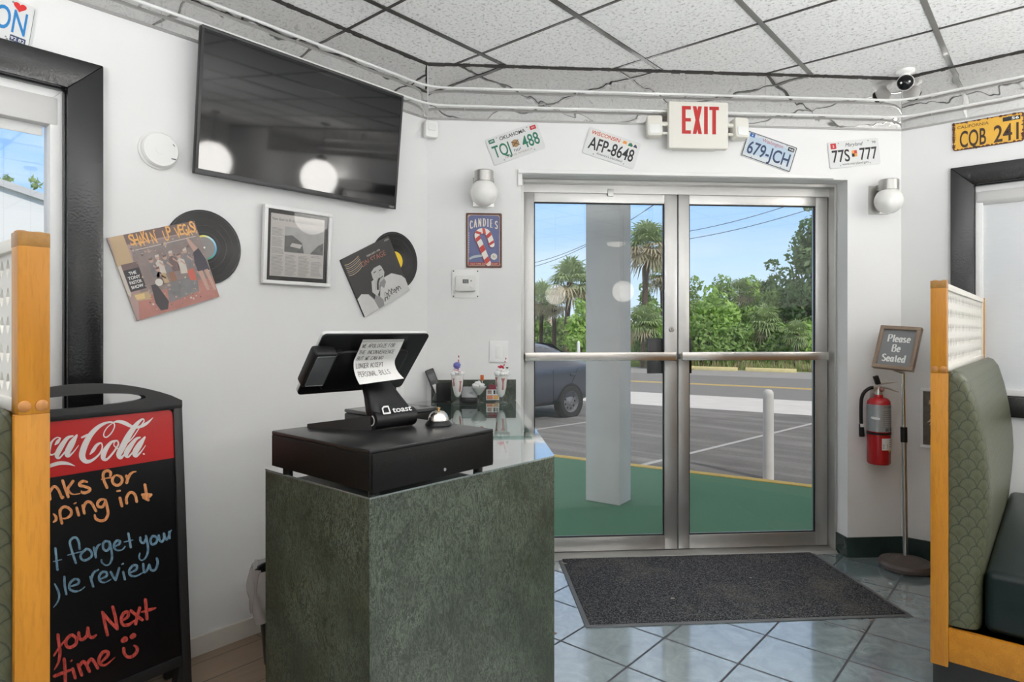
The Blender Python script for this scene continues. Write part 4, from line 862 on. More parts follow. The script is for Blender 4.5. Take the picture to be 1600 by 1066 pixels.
b.poly([(-.066, -.026), (.128, -.026), (.128, .085), (-.066, .085)], -.0131, M('news_photo_light', (.42, .41, .40), .6, var=.2, vscale=25)); b.poly([(-.066, -.026), (.03, -.026), (.02, .02), (-.03, .05), (-.066, .045)], -.01325, NP); b.poly([(.06, -.026), (.128, -.026), (.128, .03), (.10, .015)], -.01325, NP); b.poly([(-.04, .0), (.01, -.006), (.02, .012), (-.03, .016)], -.0134, PAPER)
part(b.build('newspaper', t, 0), 'yellowed newspaper page')
b = MB(); b.box((-fw/2+.016, -.0165, -fh/2+.016), (fw/2-.016, -.0155, fh/2-.016), thin_glass('low_glare_picture_glass', (.99, .99, .99), .22)); b.build('glass', t, 0)

# CANDIES tin sign
t = thing('tin_sign', 'blue tin sign reading CANDIES with a striped candy cane under the globe lamp', 'sign', FD(.1055, 1.7955))
w, h = .197, .301; b = MB(); b.prism(rrect(-w/2, -h/2, w/2, h/2, .008), -.004, -.0008, M('rusted_brown_edge', (.11, .05, .035), .6, var=.5, vscale=60)); b.build('panel', t, 30)
q = MB(); SB = M('slate_blue_print', (.115, .13, .27), .45, var=.12, vscale=30); rnd = random.Random(8); ed = []
for k, (cx, cz) in enumerate(rrect(-w/2+.010, -h/2+.010, w/2-.010, h/2-.010, .012, 4)): ed.append((cx, cz))
q.poly([(x+rnd.uniform(-.003, .003), z+rnd.uniform(-.003, .003)) for x, z in ed], -.0042, M('worn_tan_edge', (.48, .36, .29), .5)); q.poly([(x*.95+rnd.uniform(-.002, .002), z*.965+rnd.uniform(-.002, .002)) for x, z in ed], -.0043, SB)
CREAM = M('cream_print', (.72, .66, .56), .5); CRED = M('candy_red', (.50, .045, .035), .45)
def pen(dx, dy): return .0022+.0058*abs(dy)
for ch, x, dz in zip('CANDIES', (-.069, -.047, -.022, .003, .0215, .043, .068), (-.012, -.004, 0, .001, 0, -.004, -.012)):
    write(q, ch, x, (.077+dz if ch != 'I' else .076), .042, lambda a, c: .0022+.0034*abs(c), CREAM, ident(-.0050), sx=.0031, serif=(.0042 if ch in 'ID' else 0), align='C', adv=0)
cane = catmull([(p_[0], p_[1]-.011) for p_ in [(.025, -.115), (.012, -.085), (-.004, -.045), (-.020, -.005), (-.034, .025), (-.036, .045), (-.024, .060), (-.002, .064), (.018, .056), (.030, .035), (.040, .005), (.044, -.012)]], 8); NC = len(cane)
q.stroke([(x-.004, z-.004) for x, z in cane], .034, M('cane_shadow_ink', (.13, .05, .09), .5), ident(-.0044), smooth=False); q.stroke(cane, .029, M('cane_white', (.78, .72, .66), .45), ident(-.0046), smooth=False)
for k in range(2, NC-6, 13):
    a = cane[k:k+7]; n0 = [(a[i][0]-a[i-1][0], a[i][1]-a[i-1][1]) for i in range(1, 7)]
    dx, dz = a[-1][0]-a[0][0], a[-1][1]-a[0][1]; l = math.hypot(dx, dz); dx /= l; dz /= l; hw = .0143; p0, p1 = a[0], a[-1]; s_ = .005
    q.poly([(p0[0]-dz*hw-dx*s_, p0[1]+dx*hw-dz*s_), (p1[0]-dz*hw-dx*s_, p1[1]+dx*hw-dz*s_), (p1[0]+dz*hw+dx*s_, p1[1]-dx*hw+dz*s_), (p0[0]+dz*hw+dx*s_, p0[1]-dx*hw+dz*s_)], -.0048, CRED)
c = circle(.055, -.088, .019, 24); q.poly([(.055+(x-.055)*(1 if i % 2 else .88), -.088+(z+.088)*(1 if i % 2 else .88)) for i, (x, z) in enumerate(c)], -.0047, M('seal_cream', (.66, .62, .55), .5)); q.text('5c', .055, -.093, .012, GREY_INK, -.0050, .016)
q.stroke([(-.076, -.100), (-.055, -.090), (-.015, -.084)], [.012, .013, .013], M('ribbon_grey', (.42, .47, .50), .5), ident(-.0045)); q.poly([(-.085, -.136), (.085, -.136), (.085, -.120), (-.085, -.120)], -.0045, M('deep_red_print', (.30, .05, .06), .5)); q.text('OLD TIME CANDY SHOP', 0, -.133, .009, M('pale_orange_print', (.75, .45, .28), .5), -.0049, .15)
for k in range(9): q.poly(circle(-.082, .04-.013*k, .003, 6), -.0046, M('pale_violet_print', (.40, .38, .50), .5))
part(q.build('printing', t, 0), 'blue print with red and white candy cane')

# thermostat on its backplate
t = thing('thermostat', 'white thermostat on a square backplate screwed below the candy sign', 'thermostat', FD(.005, 1.5575))
b = MB(); b.prism(rrect(-.075, -.078, .075, .078, .004), -.006, -.0005, WHITE, .0015); b.build('backplate', t, 30)
b = MB(); b.prism(rrect(-.056, -.042, .056, .042, .010), -.030, -.006, M('off_white_plastic', (.70, .69, .67), .45), .004); b.build('body', t, 30)
b = MB(); b.box((-.016, -.0312, .000), (.016, -.0298, .022), M('grey_lcd', (.12, .13, .125), .3)); b.text('72', 0, .004, .012, M('lcd_digit', (.35, .37, .35), .4), -.0316, .02); b.build('display', t, 0)
b = MB(); b.prism(circle(.033, -.018, .009, 18), -.0335, -.029, WHITE, .001); b.box((.026, -.0315, .01), (.034, -.029, .018), MGREY, .001); b.build('button', t, 30)
for x in (-.066, .066):
    for z in (-.069, .069): b = MB(); b.prism(circle(x, z, .004, 10), -.0072, -.006, DGREY); b.build('screw', t, 0)

# globe wall lamps
GLOBE = M('opal_globe_glass', (.80, .79, .76), .14, spec=.6)
def wall_lamp(Mx, label):
    t = thing('wall_lamp', label, 'wall lamp', Mx, 'globe lamps either side of the door'); ST = M('brushed_nickel', (.46, .45, .43), .34, .9, var=.12)
    b = MB(); b.box((-.058, -.012, -.088), (.058, -.0005, .072), ST, .002); b.build('backplate', t, 30)
    b = MB(); b.T = Matrix.Translation((0, -.095, 0)); b.lathe([(1e-4, .088), (.048, .088), (.051, .084), (.051, .030), (.046, .028)], ST, 36); b.box((-.018, .04, .045), (.018, .086, .075), ST); b.build('fitter', t, 35)
    b = MB(); b.ball((0, -.095, -.028), .0735, GLOBE, 36, 20); b.build('globe', t, 60)
    return t
wall_lamp(FD(.103, 2.066), 'globe wall lamp with a brushed metal cap above the candy sign')
wall_lamp(FD(2.372, 2.058), 'globe wall lamp with a brushed metal cap right of the doorway near the corner')

# exit sign with two emergency lamp heads
t = thing('exit_sign', 'white EXIT sign with red letters and two emergency lamp heads above the door', 'exit sign', FD(1.283, 2.430, 3.5))
b = MB(); CASE = M('warm_white_case', (.70, .68, .62), .4, var=.03); b.prism(rrect(-.168, -.128, .168, .130, .010), -.085, -.050, CASE, .006, 3); b.box((-.12, -.052, -.12), (.12, -.0005, .03), CASE, .003); b.build('housing', t, 30)
q = MB(); RL = M('exit_red', (.46, .022, .020), .4); y = -.0858; z0, z1 = -.048, .104; sw = .021
def bar(x0, zz0, x1, zz1): q.poly([(x0, zz0), (x1, zz0), (x1, zz1), (x0, zz1)], y, RL)
bar(-.095, z0, -.095+sw, z1); [bar(-.095+sw, a, -.044, a+.019) for a in (z0, .019, z1-.019)]
q.poly([(-.034, z0), (-.034+sw, z0), (.018, z1), (.018-sw, z1)], y, RL); q.poly([(.018-sw, z0), (.018, z0), (-.034+sw, z1), (-.034, z1)], y-.0001, RL)
bar(.030, z0, .030+sw, z1); bar(.060, z1-.019, .114, z1); bar(.087-sw/2, z0, .087+sw/2, z1-.019)
part(q.build('lettering', t, 0), 'red EXIT letters')
for sx in (-1, 1):
    b = MB(); b.tube([(sx*.160, -.062, .01), (sx*.225, -.062, .01)], .012, CASE, 10); b.build('lamp_arm', t, 40); b = MB(); b.tube([(sx*.160, -.062, -.04), (sx*.225, -.062, -.04)], .008, CASE, 8); b.build('lamp_arm', t, 40)
    b = MB(); b.T = Matrix.Translation((sx*.243, -.060, -.005)) @ Matrix.Rotation(rad(8*sx), 4, 'Z') @ Matrix.Rotation(rad(-6), 4, 'X')
    b.prism(rrect(-.042, -.06, .042, .055, .014), -.028, .035, CASE, .008, 3); b.build('lamp_head', t, 40)
    b = MB(); b.T = Matrix.Translation((sx*.243, -.060, -.005)) @ Matrix.Rotation(rad(8*sx), 4, 'Z') @ Matrix.Rotation(rad(-6), 4, 'X')
    b.prism(rrect(-.032, -.05, .032, .0, .010), -.033, -.027, M('lamp_lens', (.80, .80, .78), .12, spec=.8), .003); b.build('lens', t, 40)

# motion detector in the corner, dome camera, neon tubes
t = thing('motion_sensor', 'small white motion sensor high in the left corner under the mirror strip', 'sensor', Matrix.Translation((CL[0]+.028, CL[1]-.005, 2.385)) @ Matrix.Rotation(rad(66), 4, 'Z'))
b = MB(); b.prism(rrect(-.036, -.045, .036, .045, .012), -.040, .004, WHITE, .006, 3); b.build('body', t, 40); b = MB(); b.prism(rrect(-.022, -.008, .022, .03, .008), -.044, -.038, M('milky_lens', (.74, .74, .73), .3), .002); b.build('lens', t, 40)
cp = at(1408, 120, (0, 0, CZ-.02), (0, 0, 1)); cx, cy = -.60, 4.02
P = O+ray(1414.5, 129)*3.57
t = thing('security_camera', 'small white dome camera with a black lens on the ceiling near the right corner', 'camera', Matrix.Translation((P.x, P.y, CZ)))
b = MB(); b.lathe([(.048, -.0005), (.048, -.010), (.040, -.020), (.026, -.024), (.026, P.z-CZ+.02)], WHITE, 30); b.build('base', t, 40)
dirc = (O-P); dirc.normalize(); ln = P.z-CZ
b = MB(); b.ball((0, 0, ln), .044, WHITE, 28, 16); b.build('ball', t, 60)
b = MB(); Q = dirc.to_track_quat('Z', 'Y').to_matrix().to_4x4(); b.lathe([(.039, .021), (.0405, .026), (.036, .036), (.019, .0435), (1e-4, .0455)], M('black_lens', (.006, .006, .007), .22, spec=.25), 28, Matrix.Translation((0, 0, ln)) @ Q)
for sx in (-1, 1): b.ball((0, 0, 0), .006, M('ir_led', (.75, .75, .73), .2), 10, 6, Matrix.Translation((0, 0, ln)) @ Q @ Matrix.Translation((sx*.020, .002, .0425)))
b.build('lens', t, 40)
NEON = M('unlit_white_neon_tube', (.72, .72, .71), .12, spec=.8); CLIP = M('clear_clip', (.45, .45, .45), .3)
for z, lab in ((2.617, 'upper unlit white neon tube running round the mirror strip under the ceiling'), (2.521, 'lower unlit white neon tube running round the mirror strip just above the plates')):
    t = thing('neon_tube', lab, 'neon tube', None, 'neon tubes round the mirror strip'); of = .034
    c0 = Vector((XL+of, CL[1]-of*math.tan(PI/8), z)); c1 = Vector((CR[0]+of*math.tan(PI/8), YR-of, z)); dv = Vector((1, 1, 0))/R2
    pts = [Vector((XL+of, -.9, z)), c0-Vector((0, .10, 0))]+[(c0-Vector((0, .10, 0))).lerp(c0, f).lerp(c0.lerp(c0+dv*.10, f), f) for f in (.25, .5, .75)]+[c0+dv*.10, c1-dv*.10]+[(c1-dv*.10).lerp(c1, f).lerp(c1.lerp(c1+Vector((.10, 0, 0)), f), f) for f in (.25, .5, .75)]+[c1+Vector((.10, 0, 0)), Vector((1.75, YR-of, z))]
    b = MB(); b.tube([tuple(p) for p in pts], .0068, NEON, 10); b.build('tube', t, 60)
    for T0, xs in ((FL(0, 0), (-.4, .25, .9, 1.55, 2.2)), (FD(0, 0), (0, .62, 1.24, 1.86, 2.4)), (FR(0, 0), (-.55, .1, .75, 1.4))):
        for x in xs:
            b = MB(); b.T = T0; b.tube([(x, -.0065, z), (x, -of+.004, z)], .004, CLIP, 8); b.build('standoff', t, 40)

# switch plate and outlet
t = thing('light_switch', 'white rocker switch plate on the wall behind the right milkshake', 'light switch', FD(.187, 1.183)); b = MB(); b.prism(rrect(-.052, -.058, .052, .062, .004), -.006, -.0005, WPAINT, .0015); b.build('plate', t, 30)
b = MB(); b.box((-.018, -.010, -.034), (.018, -.005, .036), WHITE, .002); b.build('rocker', t, 30)
oy, oz = yL(622, 612); t = thing('wall_outlet', 'white wall outlet partly hidden behind the checkout stand', 'outlet', FL(oy, oz)); b = MB(); b.prism(rrect(-.036, -.058, .036, .058, .004), -.005, -.0005, WPAINT, .0015); b.build('plate', t, 30)
b = MB()
for z in (-.022, .022): b.prism(rrect(-.016, z-.013, .016, z+.013, .005), -.007, -.004, WHITE); [b.box((x-.0012, -.0074, z-.004), (x+.0012, -.0068, z+.005), DGREY) for x in (-.006, .006)]
b.build('socket', t, 0)

# roller shades
t = thing('roller_shade', 'white roller shade rolled up at the top of the left window', 'roller shade', FL(LWY1, 0)); ya = yL(91, 170, -2.64)[0]-LWY1
zt, zb = yL(91, 156, -2.66)[1], yL(91, 197, -2.64)[1]
b = MB(); b.prism([(.020, zt), (.095, zt), (.095, zb+.012), (.070, zb), (.020, zb)], -1.86, ya, M('shade_cassette', (.62, .61, .60), .5, var=.03), axis='X', bev=.006); b.build('cassette', t, 30)
b = MB(); b.box((-1.85, .060, zb-.035), (ya-.035, .066, zb+.01), M('hem_bar', (.70, .70, .69), .5), .002); b.build('hem_bar', t, 30)
b = MB(); xx = yL(80, 300, -2.65)[0]-LWY1
for k in range(170): b.ball((xx, .030, zb-.004-.0066*k), .0034, WHITE, 6, 4)
b.tube([(xx, .030, zb), (xx, .030, zb-1.12)], .0012, WHITE, 5); b.build('bead_chain', t, 0)
b = MB(); P = yL(83, 558, -2.65); b.box((P[0]-LWY1-.008, .022, P[1]-.035), (P[0]-LWY1+.008, .030, P[1]+.035), MGREY, .002); b.build('chain_tensioner', t, 0)
t = thing('roller_shade', 'white roller shade drawn down over the right window', 'roller shade', FR(RWX0, 0)); x0 = xR(1530, 320, 4.272)[0]-RWX0
z0, z1 = xR(1560, 317, 4.262)[1], 2.09-.036
b = MB(); b.prism([(.016, z1), (.08, z1), (.08, z0), (.03, z0), (.016, z0+.02)], x0-.012, 1.52, M('shade_cassette', (.62, .61, .60), .5), axis='X', bev=.005); b.build('cassette', t, 30)
b = MB(); b.box((x0, .040, .985), (1.51, .0415, z0+.01), MATS['shade']); b.build('fabric', t, 0)
b = MB(); b.box((x0, .034, .965), (1.51, .048, .990), M('hem_bar', (.70, .70, .69), .5), .002); b.build('hem_bar', t, 30)
# small framed picture half hidden by the booth
t = thing('framed_picture', 'small picture in a white frame on the right wall, half hidden by the booth', 'picture frame', FR(-.597+.12, .812)); b = MB()
for a, c in (((-.12, -.045, -.165), (.12, -.0005, -.150)), ((-.12, -.045, .150), (.12, -.0005, .165)), ((-.12, -.045, -.15), (-.108, -.0005, .15)), ((.108, -.045, -.15), (.12, -.0005, .15))): b.box(a, c, WPAINT, .0015)
b.build('frame', t, 30); b = MB(); b.box((-.108, -.038, -.15), (.108, -.004, .15), M('dark_collage', (.10, .085, .065), .5, var=.9, vscale=24)); rnd = random.Random(6)
for k in range(26): x, z = rnd.uniform(-.1, .09), rnd.uniform(-.14, .13); b.poly([(x, z), (x+rnd.uniform(.01, .03), z+rnd.uniform(0, .02)), (x+rnd.uniform(0, .02), z+rnd.uniform(.02, .05))], -.0385, (PALE, TANP, DKM)[k % 3])
b.build('picture', t, 0)

# ------------------------------------------------------------------ the host counter
MB_, MT = MATS['marble'], MATS['marble_top']
CZT = .92; CB = (-1.19, .885); CA = (-1.66, .885); CC = (-1.17, 1.556)
s_r = .277; D2 = sn(s_r, 3.495); WL = sn(-.19, 3.495)
OUT = [CA, CB, CC, D2, WL, (-2.60, 1.95), (-1.66, 1.70)]
t = thing('host_counter', 'dark green marble laminate counter with an angled reflection-paled top standing by the door', 'counter', Matrix.Translation((-1.4, 1.3, 0)))
T = Matrix.Translation((1.4, -1.3, 0))
b = MB(); b.T = Matrix.Translation((1.4, -1.3, 0)); b.T = Matrix.Translation((1.4, -1.3, 0))
loc = [(x+1.4, y-1.3) for x, y in OUT]
b = MB(); b.prism(loc, .003, CZT-.004, MB_, axis='Z', bev=.002); b.build('body', t, 20)
b = MB(); b.prism(loc, CZT-.004, CZT, MT, axis='Z'); part(b.build('worktop', t, 20), 'glossy green marble top')
b = MB(); b.T = Matrix.Translation((1.4, -1.3, 0)) @ FD(0, 0, 3.5); b.box((-.182, -.014, CZT), (.281, -.0005, 1.032), MB_, .001); part(b.build('backsplash', t, 20), 'dark green upstand against the wall')
# glass sheet
G = [atz(*p, CZT+.004) for p in ((828, 681), (799, 631), (690, 631))]
u = (Vector(sn(.2405, 2.25)), Vector(sn(.2405, 3.27)), Vector(sn(-.16, 3.27)), Vector(sn(-.16, 2.25)))
b = MB(); b.prism([tuple(p) for p in u], CZT+.0006, CZT+.0066, SHEET, axis='Z', bev=.0006); tag(b.build('glass_sheet', None, 0), 'clear glass sheet lying on the counter top under the milkshakes', 'glass sheet'); GT = CZT+.0068

# cash drawer
DX, DY, DZ0, DZ1 = -1.163, .863, CZT+.015, 1.035
t = thing('cash_drawer', 'wide black metal cash drawer box on the front end of the counter', 'cash drawer', Matrix.Translation((DX-.21, DY+.204, CZT)))
DB = M('black_textured_metal', (.007, .0068, .0066), .40, bump=.2, bscale=400, spec=.16); w, d = .212, .204
b = MB(); b.box((-w, -d, .022), (w, d, .1045), DB, .0025); b.box((-w, -d, .104), (w, d, .115), M('black_lid', (.012, .012, .0125), .30, spec=.4), .003); b.build('case', t, 30)
b = MB(); b.box((w-.001, -d+.006, .019), (w+.004, d-.006, .106), DB, .002); f = b.build('drawer_front', t, 30)
b = MB(); b.T = Matrix.Translation((w+.004, .02, .036)) @ Matrix.Rotation(PI/2, 4, 'Y'); b.lathe([(.004, 0), (.004, .002), (1e-4, .0025)], STEEL, 12); b.build('lock', f, 0)
for x, y in ((-w+.03, -d+.03), (w-.05, -d+.05), (-w+.03, d-.03), (w-.03, d-.03)):
    b = MB(); b.T = Matrix.Translation((x, y, 0)); b.lathe([(.013, .0005), (.013, .022), (.001, .022)], BLACK, 16); b.build('foot', t, 30)

# checkout terminal: base, arm, tilted screen seen from behind, card reader on its left side
DZ = 1.0352
t = thing('checkout_terminal', 'black checkout screen on an angled stand seen from behind on the cash drawer', 'checkout terminal', Matrix.Translation((-1.45, 1.05, DZ)))
W2 = lambda p: (p[0]+1.45, p[1]-1.05, p[2]-DZ)
yaw, tl = rad(-3.4), rad(41.2); ux = Vector((-math.sin(yaw), math.cos(yaw), 0)); nn = Vector((math.cos(yaw), math.sin(yaw), 0)); uz = Vector((0, 0, 1))*math.cos(tl)+nn*math.sin(tl); un = ux.cross(uz)*-1
if un.dot(Vector((1, 0, -1))) < 0: un = -un            # back of the screen, towards the guest and down
sc = Vector((-1.425, 1.049, 1.211)); sw, sh = .33, .21
TS = Matrix(((ux.x, -un.x, uz.x, sc.x+1.45), (ux.y, -un.y, uz.y, sc.y-1.05), (ux.z, -un.z, uz.z, sc.z-DZ), (0, 0, 0, 1)))   # local x along the screen, -y its back, z up
SBK = M('matte_black_shell', (.007, .007, .0078), .34, spec=.28)
b = MB(); b.T = TS; b.prism(rrect(-sw/2, -sh/2, sw/2, sh/2, .012), 0, .006, SBK, .002); b.prism(rrect(-sw/2+.05, -sh/2+.02, sw/2-.05, sh/2-.05, .02), -.012, .001, SBK, .005); b.build('screen_shell', t, 30)
b = MB(); b.T = TS; b.prism(rrect(-sw/2+.0005, -sh/2+.0005, sw/2-.0005, sh/2-.0005, .011), .0061, .0155, M('light_grey_rim', (.58, .58, .57), .4), .001); part(b.build('screen_rim', t, 30), 'light grey front rim')
b = MB(); b.T = TS; b.box((-sw/2+.01, .0156, -sh/2+.01), (sw/2-.01, .0162, sh/2-.01), MATS['screen']); b.build('display', t, 0)
b = MB(); b.T = TS; b.box((-sw/2-.022, -.034, -.045), (-sw/2+.040, .002, .072), SBK, .008, 3); b.box((-sw/2+.03, -.012, .03), (-sw/2+.07, .001, .055), SBK, .003); cr_ = part(b.build('card_reader', t, 30), 'black card reader clipped to the side')
b = MB(); b.T = TS; b.box((-sw/2-.016, -.0352, -.036), (-sw/2+.034, -.0338, .064), M('satin_dark_grey', (.085, .088, .092), .35), .003); b.build('reader_face', cr_, 30)
ya, yb = 1.035, 1.171; ym = (ya+yb)/2
def arm(u, v):                                            # u round the section, v from knuckle to screen
    ctr = [(-1.383, 1.062), (-1.392, 1.085), (-1.412, 1.125), (-1.436, 1.165), (-1.456, 1.200)]; hw = [.068, .066, .052, .040, .034]; th = [.026, .022, .017, .014, .012]
    k = v*4; i = min(int(k), 3); f = k-i; L2 = lambda a: a[i]*(1-f)+a[i+1]*f
    cx = ctr[i][0]*(1-f)+ctr[i+1][0]*f; cz = ctr[i][1]*(1-f)+ctr[i+1][1]*f; dx, dz = ctr[i+1][0]-ctr[i][0], ctr[i+1][1]-ctr[i][1]; l = math.hypot(dx, dz)
    a = 2*PI*u; sx = math.copysign(abs(math.cos(a))**.35, math.cos(a))*L2(hw); sy = math.copysign(abs(math.sin(a))**.6, math.sin(a))*L2(th)
    my = ym*(1-v)+1.075*v
    return W2((cx+dz/l*sy, my+sx, cz-dx/l*sy))
b = MB(); b.grid(arm, 48, 17, SBK, closeu=True); b.build('arm', t, 50)
b = MB(); b.tube([W2((-1.383, ya-.001, 1.062)), W2((-1.383, yb+.001, 1.062))], .0262, SBK, 24); kn = b.build('hinge', t, 40)
b = MB(); b.tube([W2((-1.383, ya-.0018, 1.062)), W2((-1.383, ya-.001, 1.062))], .015, M('pale_ring', (.62, .62, .61), .4), 24); b.tube([W2((-1.383, ya-.0026, 1.062)), W2((-1.383, ya-.0018, 1.062))], .0115, SBK, 24); b.build('hinge_cap', kn, 40)
b = MB(); BP = [(-1.375, ya+.002), (-1.375, yb-.002), (-1.55, 1.235), (-1.575, 1.22), (-1.575, .965), (-1.552, .948)]
vs = []; 
for z, k in ((1.0356, 0), (1.043, 1), (1.066, 2)):
    for x, y in BP:
        f = (x+1.575)/.2; zz = z if k < 2 else 1.042+.034*max(0, min(1, f)); vs.append(W2((x, y, zz)))
n = 6; b.add(vs, [tuple(range(n-1, -1, -1))]+[(k*n+i, k*n+(i+1) % n, (k+1)*n+(i+1) % n, (k+1)*n+i) for k in range(2) for i in range(n)]+[tuple(range(2*n, 3*n))], M('dark_grey_base', (.022, .021, .021), .36)); b.build('base', t, 30)
q = MB(); LT = Matrix(((0, -1, 0, -1.3535+1.45), (1, 0, 0, 0), (0, 0, 1, 0), (0, 0, 0, 1)))
def lg(a, c):                                             # lettering follows the front of the arm
    k = max(0, min(1, (c-.045)/.14)); best = None
    x = -1.383+.0265 if c+DZ < 1.066 else -1.383+.0262-.42*(c+DZ-1.070)
    return W2((x+.0015, ym+a, c+DZ))
LW_ = M('logo_white', (.78, .78, .77), .4)
q.text('toast', .018, .045, .014, LW_, 0, .066, bold=.018, mp=lg)
for a, c_ in (((-.046, .045), (-.046, .058)), ((-.046, .058), (-.040, .062)), ((-.040, .062), (-.026, .062)), ((-.026, .062), (-.024, .045)), ((-.024, .045), (-.046, .045))): q.stroke([a, c_], .0042, LW_, lg)
part(q.build('lettering', t, 0), 'white maker lettering on the stand')
# taped note on the back of the screen
def note(u, v):                                           # u 0..1 across, v 0..1 down
    wN = .130; x = -sw/2+.104+wN*u; z = sh/2-.003-.150*v*.86
    k = max(0, (v-.52)/.48); c = .052*k**1.7+.004*math.sin(PI*v)+.0145; z2 = z+.030*k*k-.012*k*(1-u)
    p = TS @ Vector((x+.018*k*k*(1 if u > .5 else .4)*u+.012*k*(1-u), -c-.001, z2)); return tuple(p)
t2 = thing('paper_note', 'curling white paper note with handwriting taped to the back of the checkout screen', 'note', Matrix.Translation((-1.45, 1.05, DZ)))
b = MB(); b.grid(note, 14, 22, M('note_paper', (.76, .745, .72), .7)); o = b.build('paper', t2, 60)
q = MB(); rnd = random.Random(7)
def nm(a, c): p = Vector(note(a, c)); return tuple(p+(TS.to_3x3() @ Vector((0, -.0008, .0002))))
for i, (s_, u0, wd) in enumerate((('WE APOLOGIZE FOR', .05, .86), ('THE INCONVENIENCE', .03, .95), ('BUT WE CAN NO', .05, .70), ('LONGER ACCEPT', .05, .70), ('PERSONAL BILLS', .07, .82))):
    k = wd/len(s_)/5.1
    write(q, s_, u0, -(.20+.165*i)+.0, .092, .0105, M('pen_ink', (.10, .09, .085), .6), lambda a, c: nm(a, -c+.10*0), adv=1.0, sx=k, jit=.004, rnd=rnd)
q.build('handwriting', t2, 0)
q = MB(); TP = thin_glass('clear_tape', (.80, .80, .79), 1.0); q.add([nm(-.03, -.05), nm(1.08, -.05), nm(1.08, .07), nm(-.03, .07)], [(0, 1, 2, 3)], TP); q.build('tape', t2, 0)
# power cable from the terminal
p = [TS @ Vector(v) for v in ((sw/2-.02, .004, -sh/2+.004), (sw/2-.012, -.0, -sh/2-.02), (sw/2-.006, 0, -sh/2-.07))]
b = MB(); b.tube(catmull([tuple(p[0]), tuple(p[1]), tuple(p[2]), (p[2].x-.05, p[2].y+.02, .004)], 8), .0022, BLACK, 6); b.build('power_cable', t, 40)

# service bell
P = atz(685, 664, 1.0355); t = thing('service_bell', 'round chrome call bell with a black base on the cash drawer', 'bell', Matrix.Translation((P.x, P.y, DZ)))
b = MB(); b.lathe([(.0375, .0005), (.037, .004), (.031, .012), (.029, .014)], BLACK, 36); b.build('base', t, 40)
b = MB(); b.lathe([(.0295, .012), (.0285, .020), (.0245, .030), (.0165, .0375), (.006, .0405), (1e-4, .041)], M('polished_chrome', (.78, .75, .70), .1, 1.0, bump=.3, bscale=200), 40); b.build('dome', t, 60)
b = MB(); b.lathe([(.004, .040), (.004, .044), (.0058, .046), (.0058, .049), (1e-4, .051)], M('brass_button', (.60, .40, .18), .25, 1.0), 16); b.build('button', t, 40)

# flat black device on the counter behind the drawer
t = thing('receipt_printer', 'low flat black device on the counter behind the cash drawer', 'printer', Matrix.Translation(tuple(atz(685, 636, CZT+.060)*1)[:2]+(CZT+.0005,)))
b = MB(); b.box((-.24, -.30, 0), (-.002, -.002, .044), BLACK, .006); b.build('body', t, 30); b = MB(); b.box((-.24, -.30, .046), (0, 0, .060), M('grey_black_lid', (.06, .06, .06), .2), .004); b.box((-.23, -.29, .042), (-.01, -.01, .048), BLACK); b.build('lid', t, 30)

# cordless phone on its stand
P = atz(691, 627, CZT+.006); t = thing('cordless_phone', 'black cordless phone leaning back in its charging stand by the upstand', 'phone', Matrix.Translation((P.x-.02, P.y+.01, GT+.0003)) @ Matrix.Rotation(rad(62), 4, 'Z'))
b = MB(); b.prism([(-.04, 0), (.05, 0), (.05, .012), (.015, .03), (-.04, .10)], -.035, .045, BLACK, axis='X', bev=.003); b.build('cradle', t, 30)
b = MB(); b.T = Matrix.Translation((0, .02, .010)) @ Matrix.Rotation(rad(-8), 4, 'Z') @ Matrix.Rotation(rad(-20), 4, 'Y') @ Matrix.Rotation(rad(-14), 4, 'X'); b.box((-.024, -.012, 0), (.024, .012, .168), M('dark_grey_handset', (.02, .02, .021), .35), .006, 3); h = b.build('handset', t, 30)
b = MB(); b.T = Matrix.Translation((0, .02, .010)) @ Matrix.Rotation(rad(-8), 4, 'Z') @ Matrix.Rotation(rad(-20), 4, 'Y') @ Matrix.Rotation(rad(-14), 4, 'X')
b.box((-.017, -.0132, .100), (.017, -.0118, .140), M('phone_display', (.06, .065, .065), .2))
for r in range(4):
    for c in range(3): b.box((-.016+.012*c, -.0134, .025+.016*r), (-.008+.012*c, -.0118, .035+.016*r), M('phone_key', (.14, .14, .14), .5))
b.build('keypad', h, 0)
b = MB(); b.T = Matrix.Translation((-.008, -.025, .012)) @ Matrix.Rotation(rad(-22), 4, 'Y'); b.box((-.014, -.004, 0), (.004, .004, .085), M('silver_grip', (.60, .60, .60), .3, .4), .002); b.build('silver_trim', t, 30)

# card reader with grey face
P = atz(733, 630, GT); t = thing('card_reader', 'small grey and black card reader on a dock between two sundae glasses', 'card reader', Matrix.Translation((P.x-.01, P.y+.01, GT)) @ Matrix.Rotation(rad(33), 4, 'Z'))
b = MB(); b.prism([(-.03, 0), (.035, 0), (.03, .022), (-.025, .030)], -.045, .045, BLACK, axis='X', bev=.003); b.build('dock', t, 30)
b = MB(); b.T = Matrix.Translation((0, .003, .022)) @ Matrix.Rotation(rad(-24), 4, 'X'); b.prism(rrect(-.040, 0, .040, .062, .01), -.010, .012, M('reader_grey', (.36, .365, .37), .4), .003); b.text('visa', .008, .022, .012, NAVY, -.0106, .02); b.build('reader', t, 30)
b = MB(); b.T = Matrix.Translation((0, .014, .022)) @ Matrix.Rotation(rad(-24), 4, 'X'); b.prism(rrect(-.050, -.004, .052, .066, .012), 0, .010, BLACK, .003); b.build('bumper', t, 30)

